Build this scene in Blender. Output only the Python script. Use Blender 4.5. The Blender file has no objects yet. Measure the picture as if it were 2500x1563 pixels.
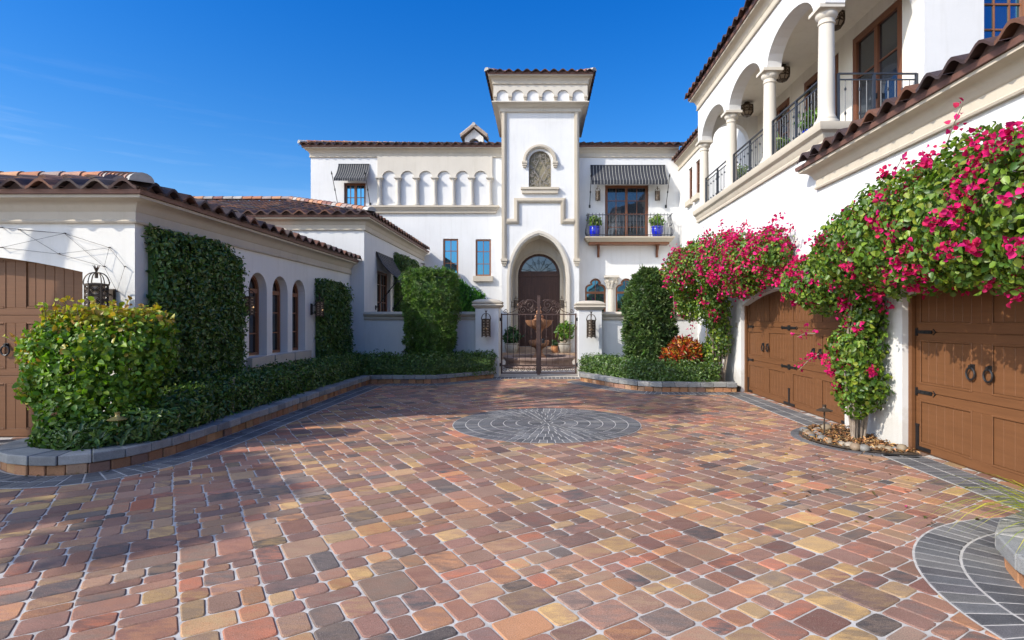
import bpy, math, random
import numpy as np
from mathutils import Vector
from mathutils.geometry import tessellate_polygon

rnd = random.Random(11)
rng = np.random.default_rng(11)
PI = math.pi
scene = bpy.context.scene
COL = scene.collection
V3 = Vector
UP = V3((0, 0, 1))

# ------------------------------------------------------------------ measuring: photo pixel + distance -> metres
CU, CV, FPX, EYE = 1320.0, 781.0, 1375.0, 1.7
def fx(u, Y): return (u - CU) * Y / FPX
def fz(v, Y): return EYE + (CV - v) * Y / FPX

# ------------------------------------------------------------------ mesh helper
class MB:
    def __init__(s):
        s.v = []; s.f = []; s.c = []; s.c2 = []
    def add(s, vs, fs, col=(1, 1, 1), col2=None):
        n = len(s.v)
        s.v += [tuple(p) for p in vs]
        s.f += [tuple(i + n for i in f) for f in fs]
        s.c += [col] * len(fs); s.c2 += [col2 or col] * len(fs)
    def box(s, x0, x1, y0, y1, z0, z1, col=(1, 1, 1)):
        s.add([(x0, y0, z0), (x1, y0, z0), (x1, y1, z0), (x0, y1, z0), (x0, y0, z1), (x1, y0, z1), (x1, y1, z1), (x0, y1, z1)],
              [(0, 3, 2, 1), (4, 5, 6, 7), (0, 1, 5, 4), (1, 2, 6, 5), (2, 3, 7, 6), (3, 0, 4, 7)], col)
    def wbox(s, W, u0, u1, z0, z1, n0, n1, col=(1, 1, 1)):
        P = [W.p(u, z, n) for n in (n0, n1) for (u, z) in ((u0, z0), (u1, z0), (u1, z1), (u0, z1))]
        s.add(P, [(0, 3, 2, 1), (4, 5, 6, 7), (0, 1, 5, 4), (1, 2, 6, 5), (2, 3, 7, 6), (3, 0, 4, 7)], col)
    def beam(s, p0, p1, w, h, col=(1, 1, 1), up=UP):
        p0, p1 = V3(p0), V3(p1); d = (p1 - p0).normalized()
        a = d.cross(up)
        if a.length < 1e-4: a = d.cross(V3((0, 1, 0)))
        a.normalize(); b = a.cross(d)
        P = [p + a * (w / 2 * i) + b * (h / 2 * j) for p in (p0, p1) for (i, j) in ((-1, -1), (1, -1), (1, 1), (-1, 1))]
        s.add(P, [(0, 3, 2, 1), (4, 5, 6, 7), (0, 1, 5, 4), (1, 2, 6, 5), (2, 3, 7, 6), (3, 0, 4, 7)], col)
    def tube(s, path, r, n=6, col=(1, 1, 1), cap=True):
        path = [V3(p) for p in path]; m = len(path)
        rs = r if isinstance(r, (list, tuple)) else [r] * m
        vs = []; prev = None
        for i, p in enumerate(path):
            t = (path[min(i + 1, m - 1)] - path[max(i - 1, 0)])
            if t.length < 1e-9: t = V3((0, 0, 1))
            t.normalize()
            if prev is None:
                a = t.cross(UP)
                if a.length < 1e-3: a = t.cross(V3((0, 1, 0)))
            else:
                a = prev - t * prev.dot(t)
                if a.length < 1e-6: a = t.cross(UP)
            a.normalize(); prev = a; b = t.cross(a)
            for k in range(n):
                w = 2 * PI * k / n
                vs.append(p + (a * math.cos(w) + b * math.sin(w)) * rs[i])
        fs = [(i * n + k, i * n + (k + 1) % n, (i + 1) * n + (k + 1) % n, (i + 1) * n + k) for i in range(m - 1) for k in range(n)]
        if cap: fs += [tuple(range(n - 1, -1, -1)), tuple((m - 1) * n + k for k in range(n))]
        s.add(vs, fs, col)
    def lathe(s, prof, cx, cy, n=20, col=(1, 1, 1), lobes=0, amp=0.0, phase=0.0):
        vs = []
        for q in prof:
            r, z = q[0], q[1]
            am = q[2] if len(q) > 2 else 0.0
            for k in range(n):
                w = 2 * PI * k / n + phase
                rr = r * (1 + am * abs(math.cos(lobes * w / 2)) - am) if lobes else r
                vs.append((cx + rr * math.cos(w), cy + rr * math.sin(w), z))
        m = len(prof)
        fs = [(i * n + k, i * n + (k + 1) % n, (i + 1) * n + (k + 1) % n, (i + 1) * n + k) for i in range(m - 1) for k in range(n)]
        fs += [tuple(range(n - 1, -1, -1)), tuple((m - 1) * n + k for k in range(n))]
        s.add(vs, fs, col)
    def ball(s, c, r, n=8, sz=1.0, col=(1, 1, 1)):
        s.lathe([(max(1e-3, r * math.sin(PI * i / n)), c[2] - r * sz * math.cos(PI * i / n)) for i in range(n + 1)], c[0], c[1], n + 2, col)
    def sweep(s, path, prof, side=1, closed=False, col=(1, 1, 1)):
        """horizontal path (xy), profile [(out, z)]; out is measured to the right of travel when side=1"""
        P = [V3((p[0], p[1])) for p in path]; m = len(P); vs = []
        for i in range(m):
            if closed: d0 = P[i] - P[i - 1]; d1 = P[(i + 1) % m] - P[i]
            else: d0 = P[max(i, 1)] - P[max(i, 1) - 1]; d1 = P[min(i, m - 2) + 1] - P[min(i, m - 2)]
            n0 = V3((d0.y, -d0.x)).normalized() * side; n1 = V3((d1.y, -d1.x)).normalized() * side
            b = n0 + n1; b = b / max(0.3, b.dot(n0))
            for (o, z) in prof: vs.append((P[i].x + b.x * o, P[i].y + b.y * o, z))
        k = len(prof); fs = []
        for i in range(m if closed else m - 1):
            j = (i + 1) % m
            for q in range(k): fs.append((i * k + q, i * k + (q + 1) % k, j * k + (q + 1) % k, j * k + q))
        if not closed: fs += [tuple(range(k)), tuple((m - 1) * k + q for q in range(k - 1, -1, -1))]
        s.add(vs, fs, col)
    def panel(s, W, outer, holes=(), depth=0.2, n=0.0, edge=False, col=(1, 1, 1), back=False):
        polys = [outer] + list(holes)
        flat = [q for p in polys for q in p]
        tris = tessellate_polygon([[V3((q[0], q[1], 0)) for q in p] for p in polys])
        s.add([W.p(q[0], q[1], n) for q in flat], [tuple(t) for t in tris], col)
        if back: s.add([W.p(q[0], q[1], n - depth) for q in flat], [tuple(t) for t in tris], col)
        for p in (polys if edge else list(holes)):
            m = len(p)
            s.add([W.p(q[0], q[1], n) for q in p] + [W.p(q[0], q[1], n - depth) for q in p],
                  [(i, (i + 1) % m, m + (i + 1) % m, m + i) for i in range(m)], col)
    def ring(s, W, a, b, n0, n1, col=(1, 1, 1), closed=True):
        """band between two matching outlines a, b, from n0 (back) to n1 (front)"""
        m = len(a); vs = [W.p(q[0], q[1], n) for n in (n0, n1) for p in (a, b) for q in p]
        fs = []
        for i in range(m if closed else m - 1):
            j = (i + 1) % m
            fs += [(2 * m + i, 2 * m + j, 3 * m + j, 3 * m + i), (i, j, 2 * m + j, 2 * m + i), (m + i, m + j, 3 * m + j, 3 * m + i), (i, j, m + j, m + i)]
        if not closed: fs += [(0, m, 3 * m, 2 * m), (m - 1, 2 * m - 1, 4 * m - 1, 3 * m - 1)]
        s.add(vs, fs, col)
    def build(s, name, mat, parent=None, smooth=None, bevel=0.0, seg=2):
        me = bpy.data.meshes.new(name)
        off = origin(parent)
        me.from_pydata([(x - off.x, y - off.y, z - off.z) for (x, y, z) in s.v], [], s.f)
        for nm, data in (('Col', s.c), ('Col2', s.c2)):
            if nm == 'Col2' and s.c2 == s.c: continue
            at = me.attributes.new(nm, 'FLOAT_COLOR', 'FACE')
            at.data.foreach_set('color', np.array([(c[0], c[1], c[2], 1.0) for c in data], dtype=np.float32).ravel())
        o = bpy.data.objects.new(name, me); COL.objects.link(o)
        me.materials.append(mat)
        if smooth is not None:
            me.polygons.foreach_set('use_smooth', [True] * len(me.polygons)); me.set_sharp_from_angle(angle=math.radians(smooth))
        if bevel:
            md = o.modifiers.new('Bevel', 'BEVEL'); md.width = bevel; md.segments = seg; md.limit_method = 'ANGLE'; md.angle_limit = math.radians(40)
        if parent is not None: o.parent = parent
        me.update()
        return o

def origin(o):
    v = V3((0, 0, 0))
    while o is not None:
        v = v + o.location; o = o.parent
    return v

class Wall:
    """a wall plane: u along it, z up, n out of it"""
    def __init__(s, O, U, N): s.O, s.U, s.N = V3(O), V3(U), V3(N)
    def p(s, u, z, n=0.0): return s.O + s.U * u + UP * z + s.N * n
def south(Y): return Wall((0, Y, 0), (1, 0, 0), (0, -1, 0))
def west(X): return Wall((X, 0, 0), (0, 1, 0), (-1, 0, 0))
def east(X): return Wall((X, 0, 0), (0, 1, 0), (1, 0, 0))

def thing(name, label, cat, loc=(0, 0, 0), group=None):
    o = bpy.data.objects.new(name, None); COL.objects.link(o); o.location = loc
    o.empty_display_size = 0.3
    return tag(o, label, cat, group)
def tag(o, label, cat, group=None):
    o['label'] = label; o['category'] = cat
    if group: o['group'] = group
    return o
def struct(o, kind='structure', label=None):
    o['kind'] = kind
    if label: o['label'] = label
    return o
def copy_tree(o, parent=None):
    c = o.copy(); COL.objects.link(c)
    if parent is not None: c.parent = parent
    for ch in [x for x in o.children]: copy_tree(ch, c)
    return c
def dup(o, loc, label, rz=0.0, sc=1.0):
    c = copy_tree(o); c.location = loc; c.rotation_euler = (0, 0, rz); c.scale = (sc, sc, sc); c['label'] = label
    return c

# ------------------------------------------------------------------ outlines
def rect(u0, u1, z0, z1): return [(u0, z0), (u1, z0), (u1, z1), (u0, z1)]
def arched(u0, u1, z0, zs, rise=None, n=14):
    c, r = (u0 + u1) / 2, (u1 - u0) / 2; rise = r if rise is None else rise
    return [(u0, z0), (u1, z0)] + [(c + r * math.cos(PI * i / n), zs + rise * math.sin(PI * i / n)) for i in range(n + 1)]
def segment(u0, u1, z0, zs, rise, n=14):
    c, r = (u0 + u1) / 2, (u1 - u0) / 2
    return [(u0, z0), (u1, z0)] + [(c + r * (1 - 2 * i / n), zs + rise * (1 - (1 - 2 * i / n) ** 2)) for i in range(n + 1)]
def inset(p, d):
    m = len(p); A = sum(p[i][0] * p[(i + 1) % m][1] - p[(i + 1) % m][0] * p[i][1] for i in range(m))
    sg = 1 if A > 0 else -1; out = []
    for i in range(m):
        a, b, c = V3(p[i - 1]), V3(p[i]), V3(p[(i + 1) % m])
        d0, d1 = (b - a), (c - b)
        if d0.length < 1e-6: d0 = d1
        if d1.length < 1e-6: d1 = d0
        d0 = d0.normalized(); d1 = d1.normalized()
        n0 = V3((-d0.y, d0.x)) * sg; n1 = V3((-d1.y, d1.x)) * sg
        q = n0 + n1; q = q / max(0.35, q.dot(n0))
        out.append((b.x + q.x * d, b.y + q.y * d))
    return out

# ------------------------------------------------------------------ materials
def mat_new(name):
    m = bpy.data.materials.new(name); m.use_nodes = True
    nt = m.node_tree; b = nt.nodes['Principled BSDF']
    return m, nt, b
def N(nt, t, **kw):
    n = nt.nodes.new(t)
    for k, v in kw.items(): setattr(n, k, v)
    return n
def noise(nt, scale, detail=4, rough=0.6, vec=None):
    n = N(nt, 'ShaderNodeTexNoise'); n.inputs['Scale'].default_value = scale; n.inputs['Detail'].default_value = detail
    n.inputs['Roughness'].default_value = rough
    if vec is None:
        tc = N(nt, 'ShaderNodeTexCoord'); vec = tc.outputs['Object']
    nt.links.new(vec, n.inputs['Vector'])
    return n
def bump(nt, b, src, strength, dist=0.01):
    k = N(nt, 'ShaderNodeBump'); k.inputs['Strength'].default_value = strength; k.inputs['Distance'].default_value = dist
    nt.links.new(src, k.inputs['Height']); nt.links.new(k.outputs['Normal'], b.inputs['Normal'])
def ramp(nt, src, a, b, c0, c1):
    r = N(nt, 'ShaderNodeValToRGB'); r.color_ramp.elements[0].position = a; r.color_ramp.elements[1].position = b
    r.color_ramp.elements[0].color = (*c0, 1); r.color_ramp.elements[1].color = (*c1, 1)
    nt.links.new(src, r.inputs[0]); return r
def mix(nt, fac, A, B, mode='MIX'):
    m = N(nt, 'ShaderNodeMix', data_type='RGBA', blend_type=mode)
    if isinstance(fac, float): m.inputs[0].default_value = fac
    else: nt.links.new(fac, m.inputs[0])
    for i, x in ((6, A), (7, B)):
        if isinstance(x, tuple): m.inputs[i].default_value = (*x, 1)
        else: nt.links.new(x, m.inputs[i])
    return m.outputs[2]
def sc(c, k): return tuple(x * k for x in c)

def stucco(name, c, pit=0.4, var=0.07, fine=90, dist=0.009):
    m, nt, b = mat_new(name)
    n1 = noise(nt, 0.7, 5, 0.65); n2 = noise(nt, fine, 3, 0.6); n3 = noise(nt, 9, 4, 0.7)
    r = ramp(nt, n1.outputs['Fac'], 0.3, 0.75, sc(c, 1 - var), sc(c, 1 + var * 0.4))
    tc = N(nt, 'ShaderNodeTexCoord'); mp = N(nt, 'ShaderNodeMapping'); mp.inputs['Scale'].default_value = (6, 6, 0.5)
    nt.links.new(tc.outputs['Object'], mp.inputs['Vector'])
    st = noise(nt, 1.0, 5, 0.7, mp.outputs['Vector'])
    k = ramp(nt, st.outputs['Fac'], 0.5, 0.85, (1, 1, 1), (0.86, 0.85, 0.82))
    sz = N(nt, 'ShaderNodeSeparateXYZ'); nt.links.new(tc.outputs['Object'], sz.inputs[0])      # rain splash and dust near the ground
    zn = N(nt, 'ShaderNodeMath', operation='MULTIPLY_ADD'); zn.inputs[1].default_value = -0.7; nt.links.new(n3.outputs['Fac'], zn.inputs[0]); nt.links.new(sz.outputs['Z'], zn.inputs[2])
    dz = ramp(nt, zn.outputs[0], 0.0, 0.22, (0.70, 0.66, 0.60), (1, 1, 1)); dz.color_ramp.elements[0].position = 0.0
    cc = mix(nt, 0.8, r.outputs[0], k.outputs[0], 'MULTIPLY')
    nt.links.new(mix(nt, 0.55, cc, dz.outputs[0], 'MULTIPLY'), b.inputs['Base Color'])
    b.inputs['Roughness'].default_value = 0.9; b.inputs['Specular IOR Level'].default_value = 0.2
    ad = N(nt, 'ShaderNodeMath', operation='ADD'); nt.links.new(n2.outputs['Fac'], ad.inputs[0]); nt.links.new(n3.outputs['Fac'], ad.inputs[1])
    bump(nt, b, ad.outputs[0], pit, dist); return m
def stone(name, c, c2, scale=5, rough=0.85, bstr=0.4):
    m, nt, b = mat_new(name)
    n1 = noise(nt, scale, 6, 0.7); n2 = noise(nt, scale * 14, 3, 0.6)
    r = ramp(nt, n1.outputs['Fac'], 0.3, 0.72, c, c2)
    nt.links.new(r.outputs[0], b.inputs['Base Color']); b.inputs['Roughness'].default_value = rough
    b.inputs['Specular IOR Level'].default_value = 0.25
    ad = N(nt, 'ShaderNodeMath', operation='ADD'); nt.links.new(n1.outputs['Fac'], ad.inputs[0]); nt.links.new(n2.outputs['Fac'], ad.inputs[1])
    bump(nt, b, ad.outputs[0], bstr, 0.01); return m
def plain(name, c, rough=0.5, metal=0.0, spec=0.4, grain=None, var=0.15):
    m, nt, b = mat_new(name)
    b.inputs['Roughness'].default_value = rough; b.inputs['Metallic'].default_value = metal; b.inputs['Specular IOR Level'].default_value = spec
    if grain is not None:
        tc = N(nt, 'ShaderNodeTexCoord'); mp = N(nt, 'ShaderNodeMapping'); mp.inputs['Scale'].default_value = grain
        nt.links.new(tc.outputs['Object'], mp.inputs['Vector'])
        n1 = noise(nt, 1.0, 5, 0.65, mp.outputs['Vector'])
    else: n1 = noise(nt, 8, 4, 0.6)
    r = ramp(nt, n1.outputs['Fac'], 0.3, 0.7, sc(c, 1 - var), sc(c, 1 + var))
    nt.links.new(r.outputs[0], b.inputs['Base Color']); bump(nt, b, n1.outputs['Fac'], 0.12, 0.004)
    return m
def attr_mat(name, rough=0.8, two=False, speck=0.0, nscale=6.0, bstr=0.3, spec=0.25, dirt=0.0, stretch=None):
    m, nt, b = mat_new(name)
    a = N(nt, 'ShaderNodeAttribute', attribute_name='Col'); c = a.outputs['Color']
    vec = None
    if stretch:
        tc = N(nt, 'ShaderNodeTexCoord'); mp = N(nt, 'ShaderNodeMapping'); mp.inputs['Scale'].default_value = stretch[0]; mp.inputs['Rotation'].default_value = (0, 0, stretch[1])
        nt.links.new(tc.outputs['Object'], mp.inputs['Vector']); vec = mp.outputs['Vector']
    n1 = noise(nt, nscale, 5, 0.65, vec); n2 = noise(nt, 160, 2, 0.5)
    if two:
        a2 = N(nt, 'ShaderNodeAttribute', attribute_name='Col2')
        f = ramp(nt, n1.outputs['Fac'], 0.40, 0.58, (0, 0, 0), (1, 1, 1)); c = mix(nt, f.outputs[0], c, a2.outputs['Color'])
    else:
        f = ramp(nt, n1.outputs['Fac'], 0.3, 0.75, (0.8, 0.8, 0.8), (1.15, 1.15, 1.15)); c = mix(nt, 1.0, c, f.outputs[0], 'MULTIPLY')
    if speck:
        f2 = ramp(nt, n2.outputs['Fac'], 0.62, 0.72, (0, 0, 0), (speck, speck, speck)); c = mix(nt, f2.outputs[0], c, (0.5, 0.44, 0.38))
        n4 = noise(nt, 220, 2, 0.5); f4 = ramp(nt, n4.outputs['Fac'], 0.36, 0.5, (0.62, 0.62, 0.62), (1.08, 1.08, 1.08)); c = mix(nt, 1.0, c, f4.outputs[0], 'MULTIPLY')
    if dirt:
        n5 = noise(nt, 0.45, 6, 0.7); f5 = ramp(nt, n5.outputs['Fac'], 0.35, 0.6, (0.78, 0.77, 0.76), (1.04, 1.04, 1.04)); c = mix(nt, 1.0, c, f5.outputs[0], 'MULTIPLY')
        n3 = noise(nt, 1.1, 6, 0.7); f3 = ramp(nt, n3.outputs['Fac'], 0.5, 0.75, (0, 0, 0), (dirt, dirt, dirt)); c = mix(nt, f3.outputs[0], c, (0.36, 0.34, 0.31))
    nt.links.new(c, b.inputs['Base Color']); b.inputs['Roughness'].default_value = rough; b.inputs['Specular IOR Level'].default_value = spec
    ad = N(nt, 'ShaderNodeMath', operation='ADD'); nt.links.new(n1.outputs['Fac'], ad.inputs[0]); nt.links.new(n2.outputs['Fac'], ad.inputs[1])
    bump(nt, b, ad.outputs[0], bstr, 0.008); return m
def leaf_mat(name, rough=0.42, spec=0.45, trans=0.3, tint=(1.3, 1.5, 0.5)):
    m, nt, b = mat_new(name)
    a = N(nt, 'ShaderNodeAttribute', attribute_name='Col')
    nt.links.new(a.outputs['Color'], b.inputs['Base Color']); b.inputs['Roughness'].default_value = rough; b.inputs['Specular IOR Level'].default_value = spec
    t = N(nt, 'ShaderNodeBsdfTranslucent'); nt.links.new(mix(nt, 1.0, a.outputs['Color'], tint, 'MULTIPLY'), t.inputs['Color'])
    ms = N(nt, 'ShaderNodeMixShader'); ms.inputs[0].default_value = trans
    nt.links.new(b.outputs[0], ms.inputs[1]); nt.links.new(t.outputs[0], ms.inputs[2])
    nt.links.new(ms.outputs[0], nt.nodes['Material Output'].inputs[0]); return m
def glass_mat(name, fac=0.42, dark=(0.012, 0.016, 0.02), tint=(0.55, 0.82, 1.0)):
    m, nt, b = mat_new(name)
    b.inputs['Base Color'].default_value = (*dark, 1); b.inputs['Roughness'].default_value = 0.2
    g = N(nt, 'ShaderNodeBsdfGlossy'); g.inputs['Color'].default_value = (*tint, 1); g.inputs['Roughness'].default_value = 0.015
    n = noise(nt, 1.3, 2, 0.5); bm = N(nt, 'ShaderNodeBump'); bm.inputs['Strength'].default_value = 0.25; bm.inputs['Distance'].default_value = 0.02
    nt.links.new(n.outputs['Fac'], bm.inputs['Height']); nt.links.new(bm.outputs['Normal'], g.inputs['Normal'])
    ms = N(nt, 'ShaderNodeMixShader'); ms.inputs[0].default_value = fac
    nt.links.new(b.outputs[0], ms.inputs[1]); nt.links.new(g.outputs[0], ms.inputs[2])
    nt.links.new(ms.outputs[0], nt.nodes['Material Output'].inputs[0]); return m

M = dict(
    white=stucco('white_stucco', (0.67, 0.665, 0.65)),
    cream=stucco('cream_stucco', (0.73, 0.71, 0.655), 0.35, 0.06),
    trim=stucco('cast_stone_trim', (0.52, 0.46, 0.37), 0.3, 0.1, 60),
    trimlt=stucco('pale_cast_stone', (0.57, 0.525, 0.45), 0.3, 0.08, 60),
    tile=attr_mat('roof_tile', 0.75, nscale=9, bstr=0.3),
    fascia=plain('copper_fascia', (0.17, 0.085, 0.065), 0.5, 0.2),
    wood=plain('stained_wood', (0.15, 0.055, 0.024), 0.4, 0, 0.4, (40, 40, 1.5), 0.3),
    woodlt=plain('window_wood', (0.23, 0.092, 0.04), 0.4, 0, 0.4, (40, 40, 1.5), 0.25),
    doorwood=plain('entrance_wood', (0.075, 0.034, 0.022), 0.45, 0, 0.35, (30, 30, 1.2), 0.35),
    garage=plain('garage_door_paint', (0.145, 0.062, 0.025), 0.5, 0, 0.3, (2, 2, 30), 0.11),
    glass=glass_mat('window_glass', 0.36, tint=(0.16, 0.62, 0.95)), glassdk=glass_mat('dark_glass', 0.12, tint=(0.75, 0.85, 0.95)),
    iron=plain('black_iron', (0.018, 0.018, 0.02), 0.4, 0.3, 0.5),
    rail=plain('railing_iron', (0.045, 0.05, 0.06), 0.42, 0.3, 0.5),
    bronze=plain('bronze_metal', (0.075, 0.055, 0.04), 0.5, 0.5, 0.4, None, 0.35),
    grille=plain('weathered_grille', (0.26, 0.235, 0.21), 0.6, 0.1, 0.3),
    gate=plain('gate_iron', (0.085, 0.05, 0.04), 0.45, 0.25, 0.45, None, 0.25),
    brass=plain('aged_brass', (0.42, 0.33, 0.13), 0.4, 0.6, 0.4),
    blue=plain('cobalt_glaze', (0.008, 0.018, 0.42), 0.12, 0, 0.7),
    clay=plain('stone_pot', (0.34, 0.31, 0.26), 0.85, 0, 0.2),
    orange_pot=plain('terracotta_pot', (0.42, 0.19, 0.08), 0.8, 0, 0.2),
    fount=stone('fountain_stone', (0.22, 0.095, 0.05), (0.42, 0.22, 0.12), 4),
    basin=stone('basin_stone', (0.16, 0.11, 0.09), (0.33, 0.24, 0.2), 3),
    step=stone('step_stone', (0.28, 0.19, 0.13), (0.42, 0.3, 0.2), 3),
    court=stone('courtyard_paving', (0.36, 0.32, 0.27), (0.5, 0.44, 0.37), 2),
    paver=attr_mat('paver_field', 0.8, True, 0.45, 5.0, 0.35, dirt=0.10, stretch=((1.0, 3.2, 1), PI / 4)),
    greypaver=attr_mat('paver_grey', 0.8, False, 0.3, 7.0, 0.35, dirt=0.12),
    sand=stone('joint_sand', (0.33, 0.31, 0.285), (0.56, 0.53, 0.49), 9),
    ground=stone('outer_ground', (0.24, 0.17, 0.12), (0.34, 0.26, 0.19), 2),
    cap=attr_mat('kerb_cap', 0.85, False, 0.2, 7.0, 0.5),
    soil=stone('soil', (0.05, 0.035, 0.025), (0.11, 0.08, 0.055), 9),
    mulch=attr_mat('mulch', 0.9, False, 0, 20, 0.5),
    rock=attr_mat('river_stone', 0.55, False, 0.1, 9, 0.15, 0.35),
    leaf=leaf_mat('leaf'), glossy=leaf_mat('glossy_leaf', 0.35, 0.5, 0.22), bract=leaf_mat('bract', 0.6, 0.2, 0.4, (1.2, 0.9, 1.1)),
    bark=stone('bark', (0.16, 0.12, 0.09), (0.34, 0.28, 0.22), 12),
    canvas=attr_mat('awning_canvas', 0.85, False, 0, 14, 0.1),
    grille_back=plain('grille_backing', (0.23, 0.2, 0.13), 0.7),
    ceil=stucco('loggia_ceiling', (0.74, 0.70, 0.62)),
)
def glow_mat(name, c, e, st):
    m, nt, b = mat_new(name); b.inputs['Base Color'].default_value = (*c, 1); b.inputs['Roughness'].default_value = 0.5
    b.inputs['Emission Color'].default_value = (*e, 1); b.inputs['Emission Strength'].default_value = st; return m
M['lampglass'] = glow_mat('lamp_glass', (0.30, 0.26, 0.21), (1, 0.6, 0.3), 0.02)
M['candle'] = glow_mat('lamp_bulb', (0.8, 0.7, 0.5), (1, 0.62, 0.28), 2.5)
def water_mat():
    m, nt, b = mat_new('water'); b.inputs['Base Color'].default_value = (0.03, 0.06, 0.06, 1); b.inputs['Roughness'].default_value = 0.04
    n = noise(nt, 9, 3, 0.5); bump(nt, b, n.outputs['Fac'], 0.2, 0.01); return m
M['water'] = water_mat()

# ------------------------------------------------------------------ camera, sky, sun
cam = bpy.data.cameras.new('camera'); co = bpy.data.objects.new('camera', cam); COL.objects.link(co)
co.location = (0, 0, EYE); co.rotation_euler = (PI / 2, 0, 0)
cam.sensor_width = 36; cam.lens = 36 * FPX / 2500; cam.shift_x = -(CU - 1250) / 2500; cam.clip_end = 3000; cam.clip_start = 0.05
scene.camera = co
SUN = V3((-1.2, -0.70, 1.0)).normalized()          # towards the sun
elev = math.asin(SUN.z); azim = math.atan2(SUN.x, SUN.y)
w = bpy.data.worlds.new('World'); scene.world = w; w.use_nodes = True
nt = w.node_tree; bg = nt.nodes['Background']; sky = nt.nodes.new('ShaderNodeTexSky')
sky.sky_type = 'NISHITA'; sky.sun_disc = False; sky.sun_elevation = elev; sky.sun_rotation = azim
sky.altitude = 0; sky.air_density = 1.0; sky.dust_density = 0.8; sky.ozone_density = 4.0
hs = N(nt, 'ShaderNodeHueSaturation'); hs.inputs['Saturation'].default_value = 1.34
nt.links.new(sky.outputs[0], hs.inputs['Color'])
tc = N(nt, 'ShaderNodeTexCoord'); sx = N(nt, 'ShaderNodeSeparateXYZ'); nt.links.new(tc.outputs['Generated'], sx.inputs[0])
gr_ = ramp(nt, sx.outputs['Z'], 0.05, 0.62, (1.12, 0.88, 0.84), (0.0, 0.66, 1.06))     # clear air away from the sun: deeper blue overhead
clear = mix(nt, 1.0, hs.outputs[0], gr_.outputs[0], 'MULTIPLY')
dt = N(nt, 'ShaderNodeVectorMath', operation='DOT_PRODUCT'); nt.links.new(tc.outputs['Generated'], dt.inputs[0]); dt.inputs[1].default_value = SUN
fill_fac = ramp(nt, dt.outputs['Value'], 0.44, 0.80, (0, 0, 0), (1, 1, 1))                     # haze round the sun, boosted out of frame as added fill for the shade
haze_fill = N(nt, 'ShaderNodeHueSaturation'); haze_fill.inputs['Saturation'].default_value = 0.75; haze_fill.inputs['Value'].default_value = 1.9; nt.links.new(sky.outputs[0], haze_fill.inputs['Color'])
mp_ = N(nt, 'ShaderNodeMapping'); mp_.inputs['Scale'].default_value = (2.2, 2.2, 26); mp_.inputs['Rotation'].default_value = (0, 0.05, 0); nt.links.new(tc.outputs['Generated'], mp_.inputs['Vector'])
cn = noise(nt, 1.6, 5, 0.6, mp_.outputs['Vector']); cr = ramp(nt, cn.outputs['Fac'], 0.52, 0.80, (0, 0, 0), (0.30, 0.30, 0.30))   # thin cirrus low on the left
ml = ramp(nt, sx.outputs['X'], 0.0, 0.75, (1, 1, 1), (0, 0, 0)); ml.inputs[0].default_value = 0; ax_ = N(nt, 'ShaderNodeMath', operation='ADD'); ax_.inputs[1].default_value = 0.95; nt.links.new(sx.outputs['X'], ax_.inputs[0]); nt.links.new(ax_.outputs[0], ml.inputs[0])
mz = ramp(nt, sx.outputs['Z'], 0.22, 0.36, (1, 1, 1), (0, 0, 0)); cf = mix(nt, 1.0, mix(nt, 1.0, cr.outputs[0], ml.outputs[0], 'MULTIPLY'), mz.outputs[0], 'MULTIPLY')
clear = mix(nt, cf, clear, (5.0, 5.6, 6.2))
nt.links.new(mix(nt, fill_fac.outputs[0], clear, haze_fill.outputs[0]), bg.inputs[0]); bg.inputs[1].default_value = 0.15
sl = bpy.data.lights.new('sun', 'SUN'); so = bpy.data.objects.new('sun', sl); COL.objects.link(so)
sl.energy = 3.6; sl.angle = math.radians(0.5); sl.color = (1.0, 0.93, 0.82)
so.rotation_euler = SUN.to_track_quat('Z', 'Y').to_euler(); so.location = (-20, -12, 25)
scene.view_settings.view_transform = 'Standard'; scene.view_settings.look = 'None'; scene.view_settings.gamma = 1
scene.view_settings.exposure = 0.52
scene.cycles.max_bounces = 9; scene.cycles.diffuse_bounces = 6; scene.cycles.transparent_max_bounces = 4
# ------------------------------------------------------------------ foliage
def np_mesh(name, V, F, cols, mat, parent=None):
    off = origin(parent); V = V - np.array([off.x, off.y, off.z])
    me = bpy.data.meshes.new(name); k = F.shape[1]
    me.vertices.add(len(V)); me.vertices.foreach_set('co', V.astype(np.float32).ravel())
    me.loops.add(F.size); me.loops.foreach_set('vertex_index', F.astype(np.int32).ravel())
    me.polygons.add(len(F)); me.polygons.foreach_set('loop_start', np.arange(len(F), dtype=np.int32) * k)
    at = me.attributes.new('Col', 'FLOAT_COLOR', 'FACE')
    at.data.foreach_set('color', np.concatenate([cols, np.ones((len(cols), 1))], 1).astype(np.float32).ravel())
    me.update(calc_edges=True); me.materials.append(mat)
    o = bpy.data.objects.new(name, me); COL.objects.link(o)
    if parent is not None: o.parent = parent
    return o

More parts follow.
